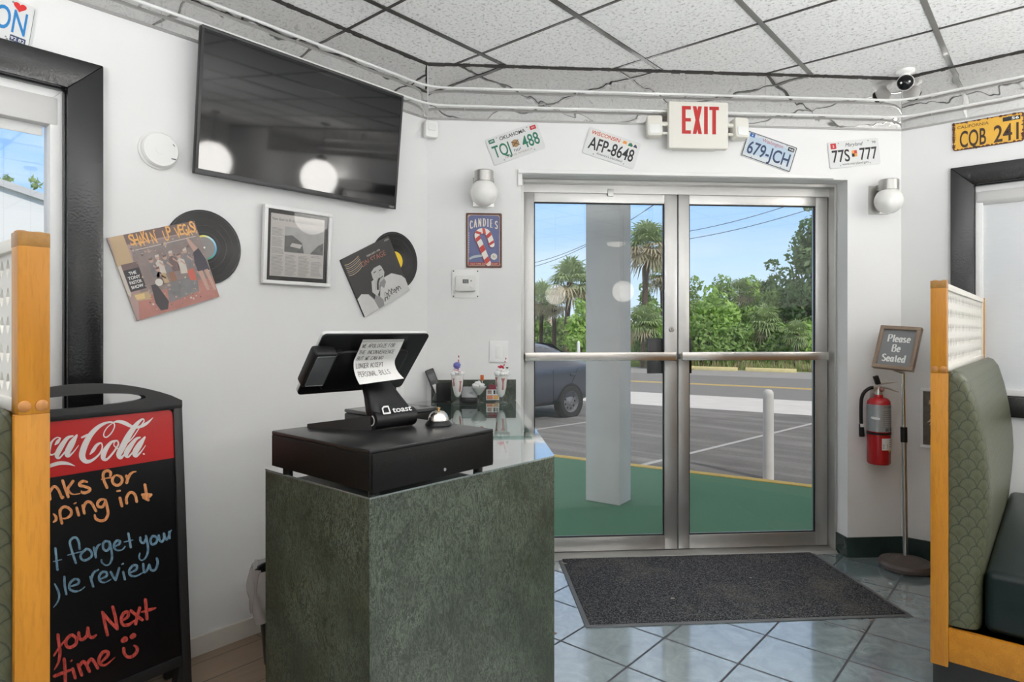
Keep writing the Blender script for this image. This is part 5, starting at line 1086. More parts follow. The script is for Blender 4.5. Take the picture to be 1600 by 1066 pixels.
# gift card holder
P = atz(769, 627, GT); t = thing('card_holder', 'clear card holder with orange printed cards behind the right milkshake', 'card holder', Matrix.Translation((P.x-.005, P.y+.01, GT)) @ Matrix.Rotation(rad(42), 4, 'Z'))
b = MB(); b.box((-.037, -.004, 0), (.037, .0, .055), DISH); b.box((-.037, .016, 0), (.037, .020, .075), DISH); b.box((-.037, -.004, 0), (.037, .020, .004), DISH); b.build('stand', t, 0)
b = MB(); b.box((-.034, .002, .005), (.034, .006, .060), WHITE_INK)
for x0, x1, z0, z1, m in ((-.031, .0, .008, .030, M('card_orange', (.72, .20, .07), .5)), (.002, .031, .008, .030, M('card_amber', (.75, .36, .08), .5)), (-.028, -.006, .036, .056, M('card_taupe', (.38, .25, .22), .5)), (.004, .014, .036, .056, INK), (.018, .028, .036, .056, MGREY)): b.poly([(x0, z0), (x1, z0), (x1, z1), (x0, z1)], .0018, m)
b.build('front_card', t, 0)
b = MB(); b.box((-.02, .009, .045), (.03, .013, .085), M('card_wine', (.22, .03, .05), .5)); b.build('back_card', t, 0)

# display milkshakes: two tall glasses and a dish
CRM = M('whipped_cream', (.80, .80, .79), .5, bump=.5, bscale=120, spec=.4); SYR = M('strawberry_syrup', (.40, .15, .14), .35); ICE = M('milk_ice', (.78, .74, .72), .45, var=.1, vscale=30)
def cream(mb, c, r, seed, k=16, fl=.55):
    rnd = random.Random(seed)
    for i in range(k):
        a = rnd.uniform(0, 2*PI); q = r*math.sqrt(rnd.random()); mb.ball((c[0]+q*math.cos(a), c[1]+q*math.sin(a), c[2]+fl*(r-q)*rnd.uniform(.2, 1.2)), r*rnd.uniform(.26, .48), CRM, 10, 7, sc=(1, 1, rnd.uniform(.5, .9)))
def straw(mb, p, d, ln):
    d = Vector(d).normalized(); k = 9
    for i in range(k): a = Vector(p)+d*ln*i/k; c = Vector(p)+d*ln*(i+1)/k; mb.tube([tuple(a), tuple(c)], .0026, RED_INK if i % 2 else WHITE_INK, 8)
def shake(px, py, label, kind, seed):
    P = atz(px, py, GT); t = thing('milkshake', label, 'milkshake', Matrix.Translation((P.x, P.y, GT)), 'display milkshakes on the counter'); H = .150
    pr = [(.0335, .0004), (.034, .003), (.012, .014), (.008, .020), (.011, .026), (.020, .045), (.0285, .085), (.0315, .120), (.0325, H)]
    b = MB(); b.lathe(pr+[(.0305, H), (.0295, .120), (.0265, .085), (.018, .047), (.006, .032), (1e-4, .031)], DISH, 32, caps=True)
    gl = b.build('glass', t, 50)
    b = MB(); b.lathe([(1e-4, .033), (.007, .035), (.0172, .048), (.0255, .086), (.0285, .120), (.0292, H-.004), (1e-4, H-.002)], ICE, 28); b.build('ice_cream', t, 50)
    b = MB(); rnd = random.Random(seed)
    for k in range(5):
        a0 = k*1.257+seed; z1 = rnd.uniform(.115, .140); z0 = rnd.uniform(.06, .10)
        def sr(u, v, a0=a0, z0=z0, z1=z1): z = z0+(z1-z0)*v; a = a0+(u-.5)*(.55+.25*math.sin(v*5+seed))*(.5+.5*v); r = .0012+(.018+(z-.047)*.21 if z < .085 else .0262+(z-.085)*.085); return (r*math.cos(a), r*math.sin(a), z)
        b.grid(sr, 6, 8, SYR)
    b.build('syrup', t, 50)
    b = MB(); cream(b, (0, 0, H+.004), .034 if kind else .030, seed, 22 if kind else 14, .75 if kind else .45)
    if kind:
        for a in (-.3, .4): b.ball((.03*math.cos(a+.6), .03*math.sin(a+.6), H+.012), .016, CRM, 10, 6, sc=(1, 1, .6))
    b.build('whipped_cream', t, 60)
    b = MB()
    if kind: straw(b, (.006, .006, H+.02), (.20, .17, 1), .075)
    else: straw(b, (.0, .004, H+.01), (.03, .02, 1), .098)
    b.build('straw', t, 40)
    b = MB()
    if kind:
        rr = M('red_bow', (.60, .02, .06), .4)
        for a in range(5): b.ball((.011*math.cos(a*1.26), .011*math.sin(a*1.26), H+.036+.003*(a % 2)), .0075, rr, 10, 6, sc=(1, 1, .6))
        b.ball((0, 0, H+.042), .006, rr, 8, 6); b.ball((.024, .020, H+.034), .006, DGREY, 8, 5, sc=(1.4, 1, .6)); part(b.build('topping', t, 50), 'red flower topping')
    else:
        bl = M('violet_blue_glitter', (.17, .17, .48), .4, var=.4, vscale=60); rnd = random.Random(2)
        b.ball((.0, -.004, H+.046), .0165, bl, 16, 10)
        for k in range(60): d = Vector((rnd.gauss(0, 1), rnd.gauss(0, 1), rnd.gauss(0, 1))).normalized()*.0175; b.ball((d.x, d.y-.004, d.z+H+.046), .0032, bl, 6, 4)
        part(b.build('topping', t, 50), 'violet blue ball topping'); b = MB(); b.tube([(-.016, -.012, H+.026), (0, -.018, H+.024), (.020, -.014, H+.018), (.03, -.008, H+.012)], .0016, M('pink_ribbon', (.62, .12, .2), .5), 6); b.build('ribbon', t, 50)
    return t
shake(715, 631, 'tall milkshake glass with a violet blue ball topping and an upright striped straw', 0, 1)
shake(783, 631, 'tall milkshake glass topped with a red flower and a slanting striped straw', 1, 2)
P = atz(748, 630, GT); t = thing('sundae_dish', 'low glass sundae dish of whipped cream between the two tall milkshakes', 'sundae dish', Matrix.Translation((P.x, P.y, GT)))
b = MB(); b.lathe([(.031, .0004), (.031, .003), (.010, .008), (.0065, .014), (.006, .030), (.009, .036), (.020, .050), (.034, .072), (.042, .088), (.040, .088), (.032, .073), (.018, .052), (.006, .040), (1e-4, .039)], DISH, 32); b.build('dish', t, 50)
b = MB(); b.lathe([(1e-4, .041), (.006, .042), (.017, .0535), (.030, .072), (.037, .084), (1e-4, .088)], M('vanilla', (.62, .60, .58), .5), 24); cream(b, (0, 0, .090), .026, 5, 18, .8); b.build('whipped_cream', t, 60)
q = MB(); q.box((-.008, -.004, .118), (.012, .004, .146), M('orange_flag', (.70, .17, .05), .5), .002, T=Matrix.Translation((.022, .0, 0))); q.tube([(.024, 0, .085), (.024, 0, .12)], .0012, WHITE, 6); part(q.build('topping', t, 30), 'small orange flag topping')

# waste bin behind the counter
P = atz(404, 985, 0); t = thing('waste_bin', 'black waste bin with a clear bag over its rim behind the counter', 'waste bin', Matrix.Translation((-2.325, 1.33, .002)))
b = MB(); b.lathe([(.085, 0), (.115, .36), (.118, .362), (.110, .36), (.08, .01)], BLACK, 28); b.build('bin', t, 40)
def bag(u, v):
    a = 2*PI*u; z = .385-.20*v; r = .122+.010*math.sin(9*a+3*v)+.006*math.sin(17*a-5*v)+.012*math.sin(PI*v); return (r*math.cos(a), r*math.sin(a), z+.008*math.sin(5*a))
tb = NT('cloudy_plastic_bag'); d_ = tb.n('ShaderNodeBsdfPrincipled'); d_.inputs['Base Color'].default_value = (.62, .60, .60, 1); d_.inputs['Roughness'].default_value = .25; tr_ = tb.n('ShaderNodeBsdfTransparent'); mx_ = tb.n('ShaderNodeMixShader'); mx_.inputs[0].default_value = .55; tb.l(tr_.outputs[0], mx_.inputs[1]); tb.l(d_.outputs[0], mx_.inputs[2]); tb.l(mx_.outputs[0], tb.out.inputs[0])
b = MB(); b.grid(bag, 72, 12, tb.m, closeu=True); part(b.build('bag', t, 60), 'cloudy clear plastic bag')

# entrance mat
t = thing('entrance_mat', 'dark grey ribbed entrance mat with a rubber edge in front of the door', 'mat', FD(1.28, .0, 3.205))
w, d = .752, .455; b = MB(); b.prism(rrect(-w, -d, w, d, .004), .0005, .004, M('grey_rubber_edge', (.15, .155, .165), .6), axis='Z', bev=.0012); b.build('border', t, 30)
b = MB(); b.box((-w+.022, -d+.022, .0035), (w-.022, d-.022, .0085), MATS['mat'], .002); b.build('pile', t, 30)
rnd = random.Random(12); b = MB(); LF = M('dry_litter', (.52, .45, .36), .8)
for k in range(26): x, y = rnd.uniform(-.7, .7), rnd.gauss(.22, .2); y = max(-.4, min(.42, y)); a = rnd.uniform(0, 6); l = rnd.uniform(.002, .006); b.add([(x, y, .0092), (x+l*math.cos(a), y+l*math.sin(a), .0096), (x+l*.6*math.cos(a+1), y+l*.6*math.sin(a+1), .0094)], [(0, 1, 2)], LF)
for x, y, l, a in ((-.73, .30, .03, -.7), (-.36, .40, .035, -.3), (-.28, -.20, .02, .1), (.21, .02, .008, 0)): b.box((-l/2, -.004, .0090), (l/2, .004, .0105), LF, T=Matrix.Translation((x, y, 0)) @ Matrix.Rotation(a, 4, 'Z'))
o = b.build('litter', t, 0, 'stuff')

# fire extinguisher on its hook
t = thing('fire_extinguisher', 'red fire extinguisher with a black hose hanging on the wall right of the door', 'fire extinguisher', FD(2.322, .553, 3.5) @ Matrix.Translation((0, -.082, 0)) @ Matrix.Rotation(rad(-14), 4, 'Z')); r = .059
b = MB(); RED = M('extinguisher_red', (.42, .010, .014), .26, spec=.6); b.lathe([(.053, .0), (r, .008), (r, .335), (.057, .352), (.043, .368), (.022, .374), (.020, .388), (1e-4, .388)], RED, 40); b.build('cylinder', t, 40)
def wrap(u0, u1, z0, z1, mat, name, par, dr=.0012, n=20):
    bb = MB(); bb.grid(lambda u, v: ((r+dr)*math.sin(u0+(u1-u0)*u), -(r+dr)*math.cos(u0+(u1-u0)*u), z0+(z1-z0)*v), n, 2, mat); return bb.build(name, par, 60)
lb = part(wrap(-1.75, 1.45, .185, .335, M('silver_label', (.33, .34, .35), .35, .35, var=.12, vscale=40), 'label', t), 'silver grey instruction label')
q = MB(); sub8 = lambda a, c: [(a[0]+(c[0]-a[0])*i/8, a[1]+(c[1]-a[1])*i/8) for i in range(9)]
cm = lambda dr: (lambda a, c: ((r+dr)*math.sin(a/r), -(r+dr)*math.cos(a/r), c))
q.text('EXTINGUISHER', .045, .318, .010, INK, 0, .075, mp=cm(.002))
for k in range(9): q.stroke(sub8((.0, .300-.011*k), (.085*(1-.1*(k % 3)), .300-.011*k)), .0035, GREY_INK, cm(.002), smooth=False, caps=False)
for k in range(3): q.stroke(sub8((.012+.030*k, .198), (.032+.030*k, .198)), .018, M('label_dark', (.10, .10, .11), .5), cm(.0022), smooth=False, caps=False)
q.stroke(sub8((-.055, .262), (-.020, .258)), .013, WHITE_INK, cm(.0022), smooth=False); q.build('lettering', lb, 0)
wrap(-PI, PI, .168, .180, BLACK, 'strap', t, .0025, 48)
tg = part(wrap(-.10, 1.15, .085, .150, M('tag_white', (.70, .68, .64), .6), 'inspection_tag', t, .0018), 'white inspection tag')
q = MB(); q.text('2 3', .012, .095, .022, GREY_INK, 0, .03, mp=cm(.0025))
for k in range(4): q.stroke(sub8((.035, .140-.012*k), (.065, .140-.012*k)), .003, GREY_INK, cm(.0025), smooth=False)
q.poly([(0, 0)]*3, 0, GREY_INK) if False else None
q.add([cm(.0026)(.028, .085), cm(.0026)(.052, .085), cm(.0026)(.040, .070)], [(0, 1, 2)], M('tag_yellow', (.75, .50, .06), .5)); q.build('lettering', tg, 0)
b = MB(); b.tube([(0, 0, .385), (0, 0, .430)], [.019, .015], STEEL, 16); b.box((-.03, -.012, .415), (.02, .012, .440), STEEL, .003); b.ball((.008, -.018, .418), .014, M('gauge_rust', (.25, .12, .10), .4), 14, 8); v = b.build('valve', t, 40)
b = MB(); b.tube([(-.005, 0, .436), (.05, -.004, .425), (.10, -.006, .405)], [.008, .007, .004], STEEL, 8); b.tube([(.0, .004, .448), (.045, 0, .455), (.095, 0, .462)], [.008, .006, .003], STEEL, 8); b.build('handle', v, 40)
b = MB(); b.box((-.020, -.020, .440), (.006, .004, .490), BLACK, .004, T=Matrix.Translation((.0, 0, 0)) @ Matrix.Rotation(rad(-18), 4, 'Y') @ Matrix.Translation((-.12, 0, -.02))) if False else b.box((-.013, -.012, -.006), (.013, .012, .044), BLACK, .004, T=Matrix.Translation((-.006, -.004, .452)) @ Matrix.Rotation(rad(-18), 4, 'Y')); b.build('pull_pin', t, 30)
b = MB(); b.tube(catmull([(-.018, 0, .426), (-.045, 0, .424), (-.075, 0, .40), (-.090, 0, .36), (-.093, 0, .28), (-.091, 0, .215)], 6), .0095, BLACK, 12); b.tube([(-.091, 0, .22), (-.089, 0, .165), (-.088, 0, .150)], [.013, .015, .0145], BLACK, 12); b.box((-.10, -.016, .205), (-.082, -.0, .222), WHITE, .001); b.build('hose', t, 40)
b = MB(); b.box((-.02, .064, .30), (.02, .0795, .42), STEEL, .001); b.box((-.012, .015, .392), (.012, .08, .400), STEEL, .001); b.build('wall_bracket', t, 30)

# please be seated stand
bs = atz(1415, 889, 0); top = at(1411, 583, (bs.x, bs.y, 0), (Fv.x, Fv.y, 0)); 
t = thing('sign_stand', 'floor stand with a wood framed Please Be Seated sign beside the fire extinguisher', 'sign stand', Matrix.Translation((bs.x, bs.y, 0)))
BR = M('brown_cast_iron', (.085, .065, .058), .45, bump=.3, bscale=80); b = MB(); b.lathe([(.118, .0005), (.130, .012), (.133, .028), (.124, .044), (.098, .052), (.094, .050), (.078, .056), (.074, .054), (.056, .060), (.052, .058), (.030, .066), (.016, .075), (1e-4, .075)], BR, 56); b.build('base', t, 30)
pv = Vector((top.x-bs.x, top.y-bs.y, top.z)); b0 = Vector((0, 0, .05)); md = b0.lerp(pv, .66)
b = MB(); b.tube([tuple(b0), tuple(md)], .0125, STEEL, 18); b.build('pole', t, 40); b = MB(); b.tube([tuple(md), tuple(pv)], .0085, CHROME, 16); b.build('upper_pole', t, 40)
b = MB(); b.tube([tuple(b0.lerp(pv, .63)), tuple(b0.lerp(pv, .71))], .0165, BLACK, 18); part(b.build('clamp', t, 40), 'black height clamp')
cs = [Vector(at(px, py, (top.x, top.y, 0), (Fv.x, Fv.y, 0))) for px, py in ((1378, 512), (1436, 510), (1424.5, 580), (1368, 574.5))]
e1 = ((cs[1]-cs[0])+(cs[2]-cs[3])).normalized(); e2 = ((cs[0]-cs[3])+(cs[1]-cs[2])); e2 = (e2-e1*e2.dot(e1)).normalized(); ctr = sum(cs, Vector())/4
# the frame leans back and is turned a little: its left side stands nearer the wall
A1 = Vector((math.cos(rad(-10)), math.sin(rad(-10)), 0)); U1 = (Vector((0, 0, 1))*math.cos(rad(20))+A1.cross(Vector((0, 0, 1)))*-math.sin(rad(20))).normalized()
A1 = (Matrix.Rotation(rad(-4), 3, A1.cross(U1)) @ A1); N1 = A1.cross(U1).normalized(); U1 = N1.cross(A1); 
N1 = -N1 if N1.dot(O-ctr) > 0 else N1                     # local y points away from the viewer
TF = Matrix(((A1.x, N1.x, U1.x, ctr.x-bs.x), (A1.y, N1.y, U1.y, ctr.y-bs.y), (A1.z, N1.z, U1.z, ctr.z), (0, 0, 0, 1)))
fw, fh = .204, .246; fr = .020
b = MB(); b.T = TF; GW, GU = MATS['grey_wood'], MATS['grey_wood_up']
b.box((-fw/2, -.016, -fh/2), (fw/2, .016, -fh/2+fr), GW, .0015); b.box((-fw/2, -.016, fh/2-fr), (fw/2, .016, fh/2), GW, .0015); b.box((-fw/2, -.016, -fh/2+fr), (-fw/2+fr, .016, fh/2-fr), GU, .0015); b.box((fw/2-fr, -.016, -fh/2+fr), (fw/2, .016, fh/2-fr), GU, .0015); fo = b.build('frame', t, 30)
b = MB(); b.T = TF; b.box((-fw/2+fr-.002, -.004, -fh/2+fr-.002), (fw/2-fr+.002, .006, fh/2-fr+.002), M('slate_grey_board', (.22, .22, .225), .35, var=.1)); bo = b.build('board', t, 0)
q = MB(); q.T = TF; penS = lambda dx, dy: .0034+.0050*abs(dy)
for s_, x, z in (('Please', .006, .034), ('Be', .002, -.022), ('Seated', -.002, -.080)): write(q, s_, x, z, .040, penS, WHITE_INK, lambda a, c: (a, -.0046, c), sx=.0047, adv=1.2, align='C', serif=.0040, slant=.0)
q.build('lettering', bo, 0)
b = MB(); q0 = TF @ Vector((0, .012, -fh/2+.005)); b.tube([tuple(pv-Vector((0, 0, .01))), tuple(pv), tuple(q0)], .008, STEEL, 10); b.build('bracket', t, 40)

# ------------------------------------------------------------------ chalkboard A-frame
AF = dict(yaw=rad(6.0), lean=rad(3.9)); D_ = 2.335
Wd = Vector((-math.sin(AF['yaw']), math.cos(AF['yaw']), 0)); Nd = Vector((math.cos(AF['yaw']), math.sin(AF['yaw']), 0)); Ud = Vector((0, 0, 1))*math.cos(AF['lean'])-Nd*math.sin(AF['lean']); Nf = Wd.cross(Ud); Nf = Nf if Nf.dot(Nd) > 0 else -Nf
P0 = O+ray(268.3, 639)*D_                                 # upper right corner of the red panel
TA = Matrix(((Wd.x, -Nf.x, Ud.x, P0.x), (Wd.y, -Nf.y, Ud.y, P0.y), (Wd.z, -Nf.z, Ud.z, P0.z), (0, 0, 0, 1)))
BWID, RH, BH = .60, .178, .887
t = thing('chalkboard_sign', 'black A-frame chalkboard with a red soft drink header and chalk handwriting by the left wall', 'sign board', TA)
FP = M('black_molded_plastic', (.022, .022, .023), .5, bump=.2, bscale=300)
zf = -(P0.z-.004)/math.cos(AF['lean'])                   # where the feet meet the floor
L0, L1 = -BWID-.032, .032
def side(f, ztop): return f
hole = [((L0+L1)/2+.205*math.cos(a), .050+(.026 if math.sin(a) > 0 else .015)*math.sin(a)) for a in [2*PI*k/96 for k in range(96)]]
b = MB()
def ringpoly(outer, inner, y0, y1, mat):                 # plate with one hole; both outlines get the same number of points
    n = len(outer); vs = [(p[0], y0, p[1]) for p in outer]+[(p[0], y0, p[1]) for p in inner]+[(p[0], y1, p[1]) for p in outer]+[(p[0], y1, p[1]) for p in inner]
    fs = []
    for i in range(n):
        j = (i+1) % n; fs += [(i, j, n+j, n+i), (2*n+i, 3*n+i, 3*n+j, 2*n+j), (i, 2*n+i, 2*n+j, j), (n+i, n+j, 3*n+j, 3*n+i)]
    b.add(vs, fs, mat)
cx_ = (L0+L1)/2; hz_ = .050
inner = hole; outer = []
for a in [2*PI*k/96 for k in range(96)]:
    dx, dz = math.cos(a), math.sin(a); best = 9
    for k in range(1, 4000):
        s_ = k*.0003; x, z = cx_+dx*s_, hz_+dz*s_; top_ = .032+.080*(1-((x-cx_)/((L1-L0)/2))**2)
        if x > L1 or x < L0 or z < 0 or z > top_: best = s_; break
    outer.append((cx_+dx*best, hz_+dz*best))
ringpoly(outer, inner, -.014, .022, FP)
b.box((0, -.014, zf), (L1+.0, .022, .004), FP, .003); b.box((L0, -.014, zf), (-BWID, .022, .004), FP, .003); b.box((L0, -.014, -.002), (L1, .022, .016), FP, .002)
b.box((-BWID, -.014, -BH-.035), (0, .022, -BH), FP, .003)
b.prism([(.0, -BH-.03), (.0, zf), (-.03, zf), (-.012, -BH-.035)], -.014, .022, FP); b.prism([(-BWID, -BH-.03), (-BWID, zf), (-BWID+.03, zf), (-BWID+.012, -BH-.035)], -.014, .022, FP)
b.build('front_frame', t, 30)
b = MB(); b.box((-BWID, -.004, -BH), (0, .006, -RH), M('black_chalk_surface', (.007, .007, .008), .3, var=.3, vscale=3)); bd = b.build('chalk_panel', t, 0)
b = MB(); hd_ = rrect(-BWID, -RH, 0, 0, .022, 5); hd_ = [(x, z) if z > -RH+.03 else ((0 if x > -.3 else -BWID), -RH) for x, z in hd_]; b.prism(hd_[:12]+[(-BWID, -RH), (0, -RH)], -.0055, .005, M('header_red', (.50, .018, .018), .32)); hp_ = part(b.build('header_panel', t, 0), 'red header with white script lettering')
# back panel and its feet, nearly folded shut
b = MB(); T2 = Matrix.Translation((0, .03, .03)) @ Matrix.Rotation(rad(7.6), 4, 'X') if False else Matrix.Translation((0, .026, .03))
dz_ = zf-.03; b.T = Matrix.Translation((0, .026, .03)) @ Matrix.Rotation(rad(4.6), 4, 'X'); 
b.box((L1-.032, 0, dz_+.004), (L1, .026, .0), FP, .003); b.box((L0, 0, dz_+.004), (L0+.032, .026, .0), FP, .003); b.box((L0, 0, -.95), (L1, .022, -.02), FP, .003); b.build('back_frame', t, 30)
for x in (-BWID+.05, -.05):
    b = MB(); b.tube([(x, .018, .02), (x, .032, .02)], .008, STEEL, 10); b.build('hinge', t, 30)
def onboard(px, py, y=-.0062):
    P = at(px, py, P0, Nf); v = P-P0; return (v.dot(Wd), y, v.dot(Ud))
def chalk(name, par, x0, y0, sc, strokes, mat, w, y=-.0048):
    q = MB(); k = 0
    for s_ in strokes:
        k += 1; q.stroke([(p[0], p[1])+((p[2],) if len(p) > 2 else (w,)) for p in s_] if False else [(p[0], p[1]) for p in s_], [p[2] if len(p) > 2 else w for p in s_], mat, lambda a, c, k=k: onboard(x0+a/sc, y0+c/sc, y-.00004*k), smooth=len(s_) > 2, k=5)
    return q.build(name, par, 0)
def chalkmat(name, a, c):
    q = NT(name); n1 = q.noise(q.coord((1, 1, .3)), 160, 4, .7); q.bsdf(q.mix(q.ramp(n1, [(.35, 0.0), (.65, 1.0)]), a, c), .85, 0, None, .1); MATS[name] = q.m; return q.m
CO = chalkmat('orange_chalk', (.62, .24, .08), (.90, .42, .20)); CBL = chalkmat('blue_chalk', (.10, .20, .30), (.26, .43, .56)); CRD = chalkmat('red_chalk', (.50, .06, .05), (.86, .15, .12))
OR_S = [[(-45, 320), (-20, 480)], [(-25, 390), (20, 325), (60, 335), (95, 390), (125, 460), (140, 455)], [(135, 250), (165, 340), (205, 450)], [(265, 255), (225, 310), (200, 350), (215, 390), (270, 420, 14), (350, 410, 14)],
 [(440, 265, 24), (390, 255), (350, 280), (350, 310), (400, 320), (470, 345), (470, 375), (420, 400), (380, 395), (370, 380, 20)], [(730, 190, 30), (735, 150), (700, 125), (655, 140), (640, 190), (655, 260), (690, 335)], [(620, 235, 14), (700, 215, 18), (770, 215, 14)],
 [(790, 185, 24), (760, 220), (760, 270), (800, 305), (850, 295), (880, 245), (860, 200), (810, 180, 24)], [(930, 190), (945, 230), (935, 275)], [(940, 250), (970, 180), (1010, 145, 24), (1050, 135, 14)], [(1162, 300), (1170, 350), (1182, 420)], [(1130, 425, 36), (1185, 440, 80), (1240, 425, 36)], [(1150, 455, 50), (1205, 490, 36)],
 [(815, 380, 24), (850, 375, 24)], [(850, 465), (862, 515), (875, 565)], [(935, 530), (930, 470), (960, 410), (1000, 395), (1040, 430), (1060, 510)], [(20, 665, 20), (50, 700), (50, 740), (20, 765, 20)], [(100, 620), (105, 690), (125, 780)], [(100, 650), (115, 600), (160, 575), (215, 595), (245, 640), (225, 690), (170, 720, 22), (130, 720, 18)],
 [(310, 590), (322, 635), (335, 680)], [(275, 538, 14), (300, 525, 20)], [(385, 560), (395, 610), (405, 655)], [(395, 590), (420, 530), (455, 510), (495, 530), (530, 590), (550, 625)], [(650, 480, 24), (600, 490), (570, 530), (580, 570), (630, 575), (665, 520), (665, 490)], [(670, 500), (690, 580), (700, 660), (670, 730), (610, 750), (550, 725), (535, 680, 26)]]
chalk('chalk_writing', bd, 80, 720, 8, OR_S, CO, 36)
BL_S = [[(45, 295), (55, 400), (70, 560)], [(20, 460, 14), (120, 435, 14)], [(345, 300), (335, 210), (300, 160), (255, 170), (225, 220), (245, 310), (270, 390), (300, 475)], [(195, 380, 12), (270, 360, 16), (370, 335, 16)], [(420, 310), (370, 360), (360, 410), (400, 445), (460, 425), (500, 380), (480, 320), (430, 300)],
 [(525, 285), (538, 340), (550, 405)], [(545, 350), (570, 270), (610, 240, 16)], [(720, 215), (670, 205), (640, 240), (645, 300), (685, 325), (720, 280), (720, 215)], [(725, 230), (745, 330), (750, 420), (720, 490, 20), (670, 505, 18), (625, 470, 22), (620, 440, 24)], [(790, 270, 18), (840, 240), (850, 205), (810, 200), (780, 240), (780, 290), (820, 320, 20), (880, 310, 16), (915, 270, 14)],
 [(955, 110), (970, 190), (985, 280)], [(905, 215, 14), (1010, 190, 16)], [(1105, 160), (1110, 210), (1150, 225), (1180, 160)], [(1175, 140), (1195, 240), (1200, 330), (1170, 410, 22), (1120, 445, 16), (1090, 410, 20), (1100, 355, 18)], [(1260, 140), (1230, 190), (1250, 245), (1300, 225), (1315, 170), (1280, 140)], [(1335, 135), (1345, 190), (1375, 210), (1400, 170), (1400, 110)], [(1400, 110), (1410, 150), (1430, 185)], [(1440, 190, 16), (1465, 130), (1470, 95), (1495, 65, 10)], [(1465, 90), (1470, 165)],
 [(35, 740, 18), (80, 830), (90, 910, 24), (60, 980, 18), (20, 1030, 12)], [(155, 650), (160, 760), (180, 865)], [(225, 770, 18), (320, 740), (335, 690), (280, 680), (225, 730), (220, 800), (280, 830), (350, 820, 16), (410, 775, 12)], [(480, 650), (497, 710), (515, 770)], [(490, 680), (520, 600), (580, 560, 18)], [(600, 680, 16), (680, 640), (680, 595), (630, 590), (590, 640), (600, 700), (660, 720, 18), (740, 680, 12)],
 [(735, 590), (760, 640), (795, 690)], [(795, 690), (820, 610), (840, 540)], [(890, 590), (900, 635), (910, 680)], [(870, 495, 14), (890, 485, 22)], [(975, 600, 16), (1050, 560), (1060, 510), (1010, 510), (965, 570), (980, 630), (1050, 640, 20), (1130, 600, 16)], [(1140, 490), (1150, 590), (1190, 560), (1215, 500)], [(1215, 500), (1240, 565), (1290, 560), (1320, 480), (1310, 420)]]
chalk('chalk_writing', bd, 80, 820, 8, BL_S, CBL, 30)
RD_S = [[(75, 485), (85, 580), (100, 700), (80, 820, 30), (30, 910, 14)], [(25, 740, 22), (90, 640, 26), (180, 530, 20)], [(230, 490), (180, 540), (175, 610), (220, 640), (290, 600), (300, 530), (250, 485)], [(330, 460), (340, 530), (380, 540), (430, 490), (440, 400)], [(440, 405), (460, 500), (500, 515), (545, 485, 20)], [(625, 215), (650, 350), (680, 485)], [(620, 210), (720, 330), (800, 410)], [(745, 145), (780, 280), (800, 400)],
 [(865, 310, 22), (930, 260), (930, 205), (880, 220), (850, 290), (870, 360), (940, 360), (1010, 310, 20)], [(970, 190), (1040, 250), (1105, 300)], [(1075, 155), (1050, 240), (1025, 350)], [(1145, 55), (1155, 170), (1165, 290)], [(1100, 205, 20), (1190, 180), (1270, 155, 20)], [(870, 555, 60), (900, 535, 70)], [(978, 510, 58), (1003, 490, 62)], [(880, 650), (885, 710), (930, 755), (990, 745), (1040, 690), (1040, 640), (1005, 615, 24)],
 [(150, 780), (160, 900), (165, 1060), (165, 1120)], [(30, 990), (130, 950), (240, 910, 26)], [(255, 900), (270, 955), (285, 1010)], [(230, 810, 12), (245, 795, 22)], [(320, 850), (342, 912), (365, 975)], [(340, 860), (385, 810), (420, 850), (460, 930)], [(430, 840), (480, 780), (520, 820), (560, 890)], [(590, 830, 22), (680, 740), (680, 690), (620, 700), (575, 780), (590, 840), (660, 850, 26), (770, 760, 12)]]
chalk('chalk_writing', bd, 80, 930, 7.84, RD_S, CRD, 40)
CK = [[(475, 640, 12), (515, 590, 42), (560, 525, 36), (615, 500, 18), (628, 560, 20), (590, 640, 22), (500, 715, 34), (425, 728, 56), (378, 670, 78), (392, 580, 80), (438, 470, 74), (500, 375, 62), (590, 290, 46), (690, 243, 26), (762, 243, 18), (782, 290, 15), (745, 370, 16), (685, 425, 16), (648, 412, 16), (655, 360, 14), (700, 295, 12), (762, 248, 10)],
 [(770, 240, 14), (830, 230, 34), (910, 250, 50), (985, 288, 38), (1025, 292, 16)], [(1060, 308, 22), (1125, 285, 40), (1195, 245, 30), (1262, 183, 6)], [(812, 470, 20), (740, 490, 34), (665, 590, 62), (640, 680, 62), (682, 705, 30), (760, 625, 25), (828, 520, 22), (815, 470, 18), (785, 480, 15), (775, 530, 14), (825, 572, 12)],
 [(1150, 225, 16), (1145, 202, 16), (1110, 212, 28), (1045, 280, 54), (955, 410, 74), (875, 560, 76), (835, 645, 66), (860, 685, 38), (905, 640, 20)], [(1090, 312, 12), (1010, 430, 14), (925, 512, 16)], [(1152, 225, 16), (1110, 282, 14)], [(1100, 428, 18), (1045, 455, 38), (965, 560, 66), (925, 638, 60), (952, 672, 26), (1012, 610, 18)], [(1160, 425, 22), (1095, 520, 70), (1035, 620, 70), (1052, 662, 36), (1112, 608, 18), (1168, 530, 8)],
 [(372, 430, 22), (440, 400, 30)], [(105, 440, 18), (70, 485, 44), (40, 520, 16)], [(105, 438, 14), (60, 430, 14), (0, 480, 24), (-40, 580, 50), (-30, 640, 30), (20, 640, 16), (70, 590, 14)], [(262, 410, 18), (190, 440, 44), (110, 550, 66), (62, 650, 60), (92, 685, 25), (170, 600, 18)], [(310, 402, 26), (250, 500, 76), (190, 620, 70), (202, 662, 38), (262, 618, 18), (332, 528, 8)],
 [(285, 785, 6), (200, 755, 34), (110, 748, 46), (20, 768, 46), (-60, 800, 40)], [(1144, 634, 22), (1150, 636, 22)]]
chalk('script_lettering', hp_, 80, 630, 8, CK, M('header_white', (.78, .76, .74), .4), 30, y=-.0058)

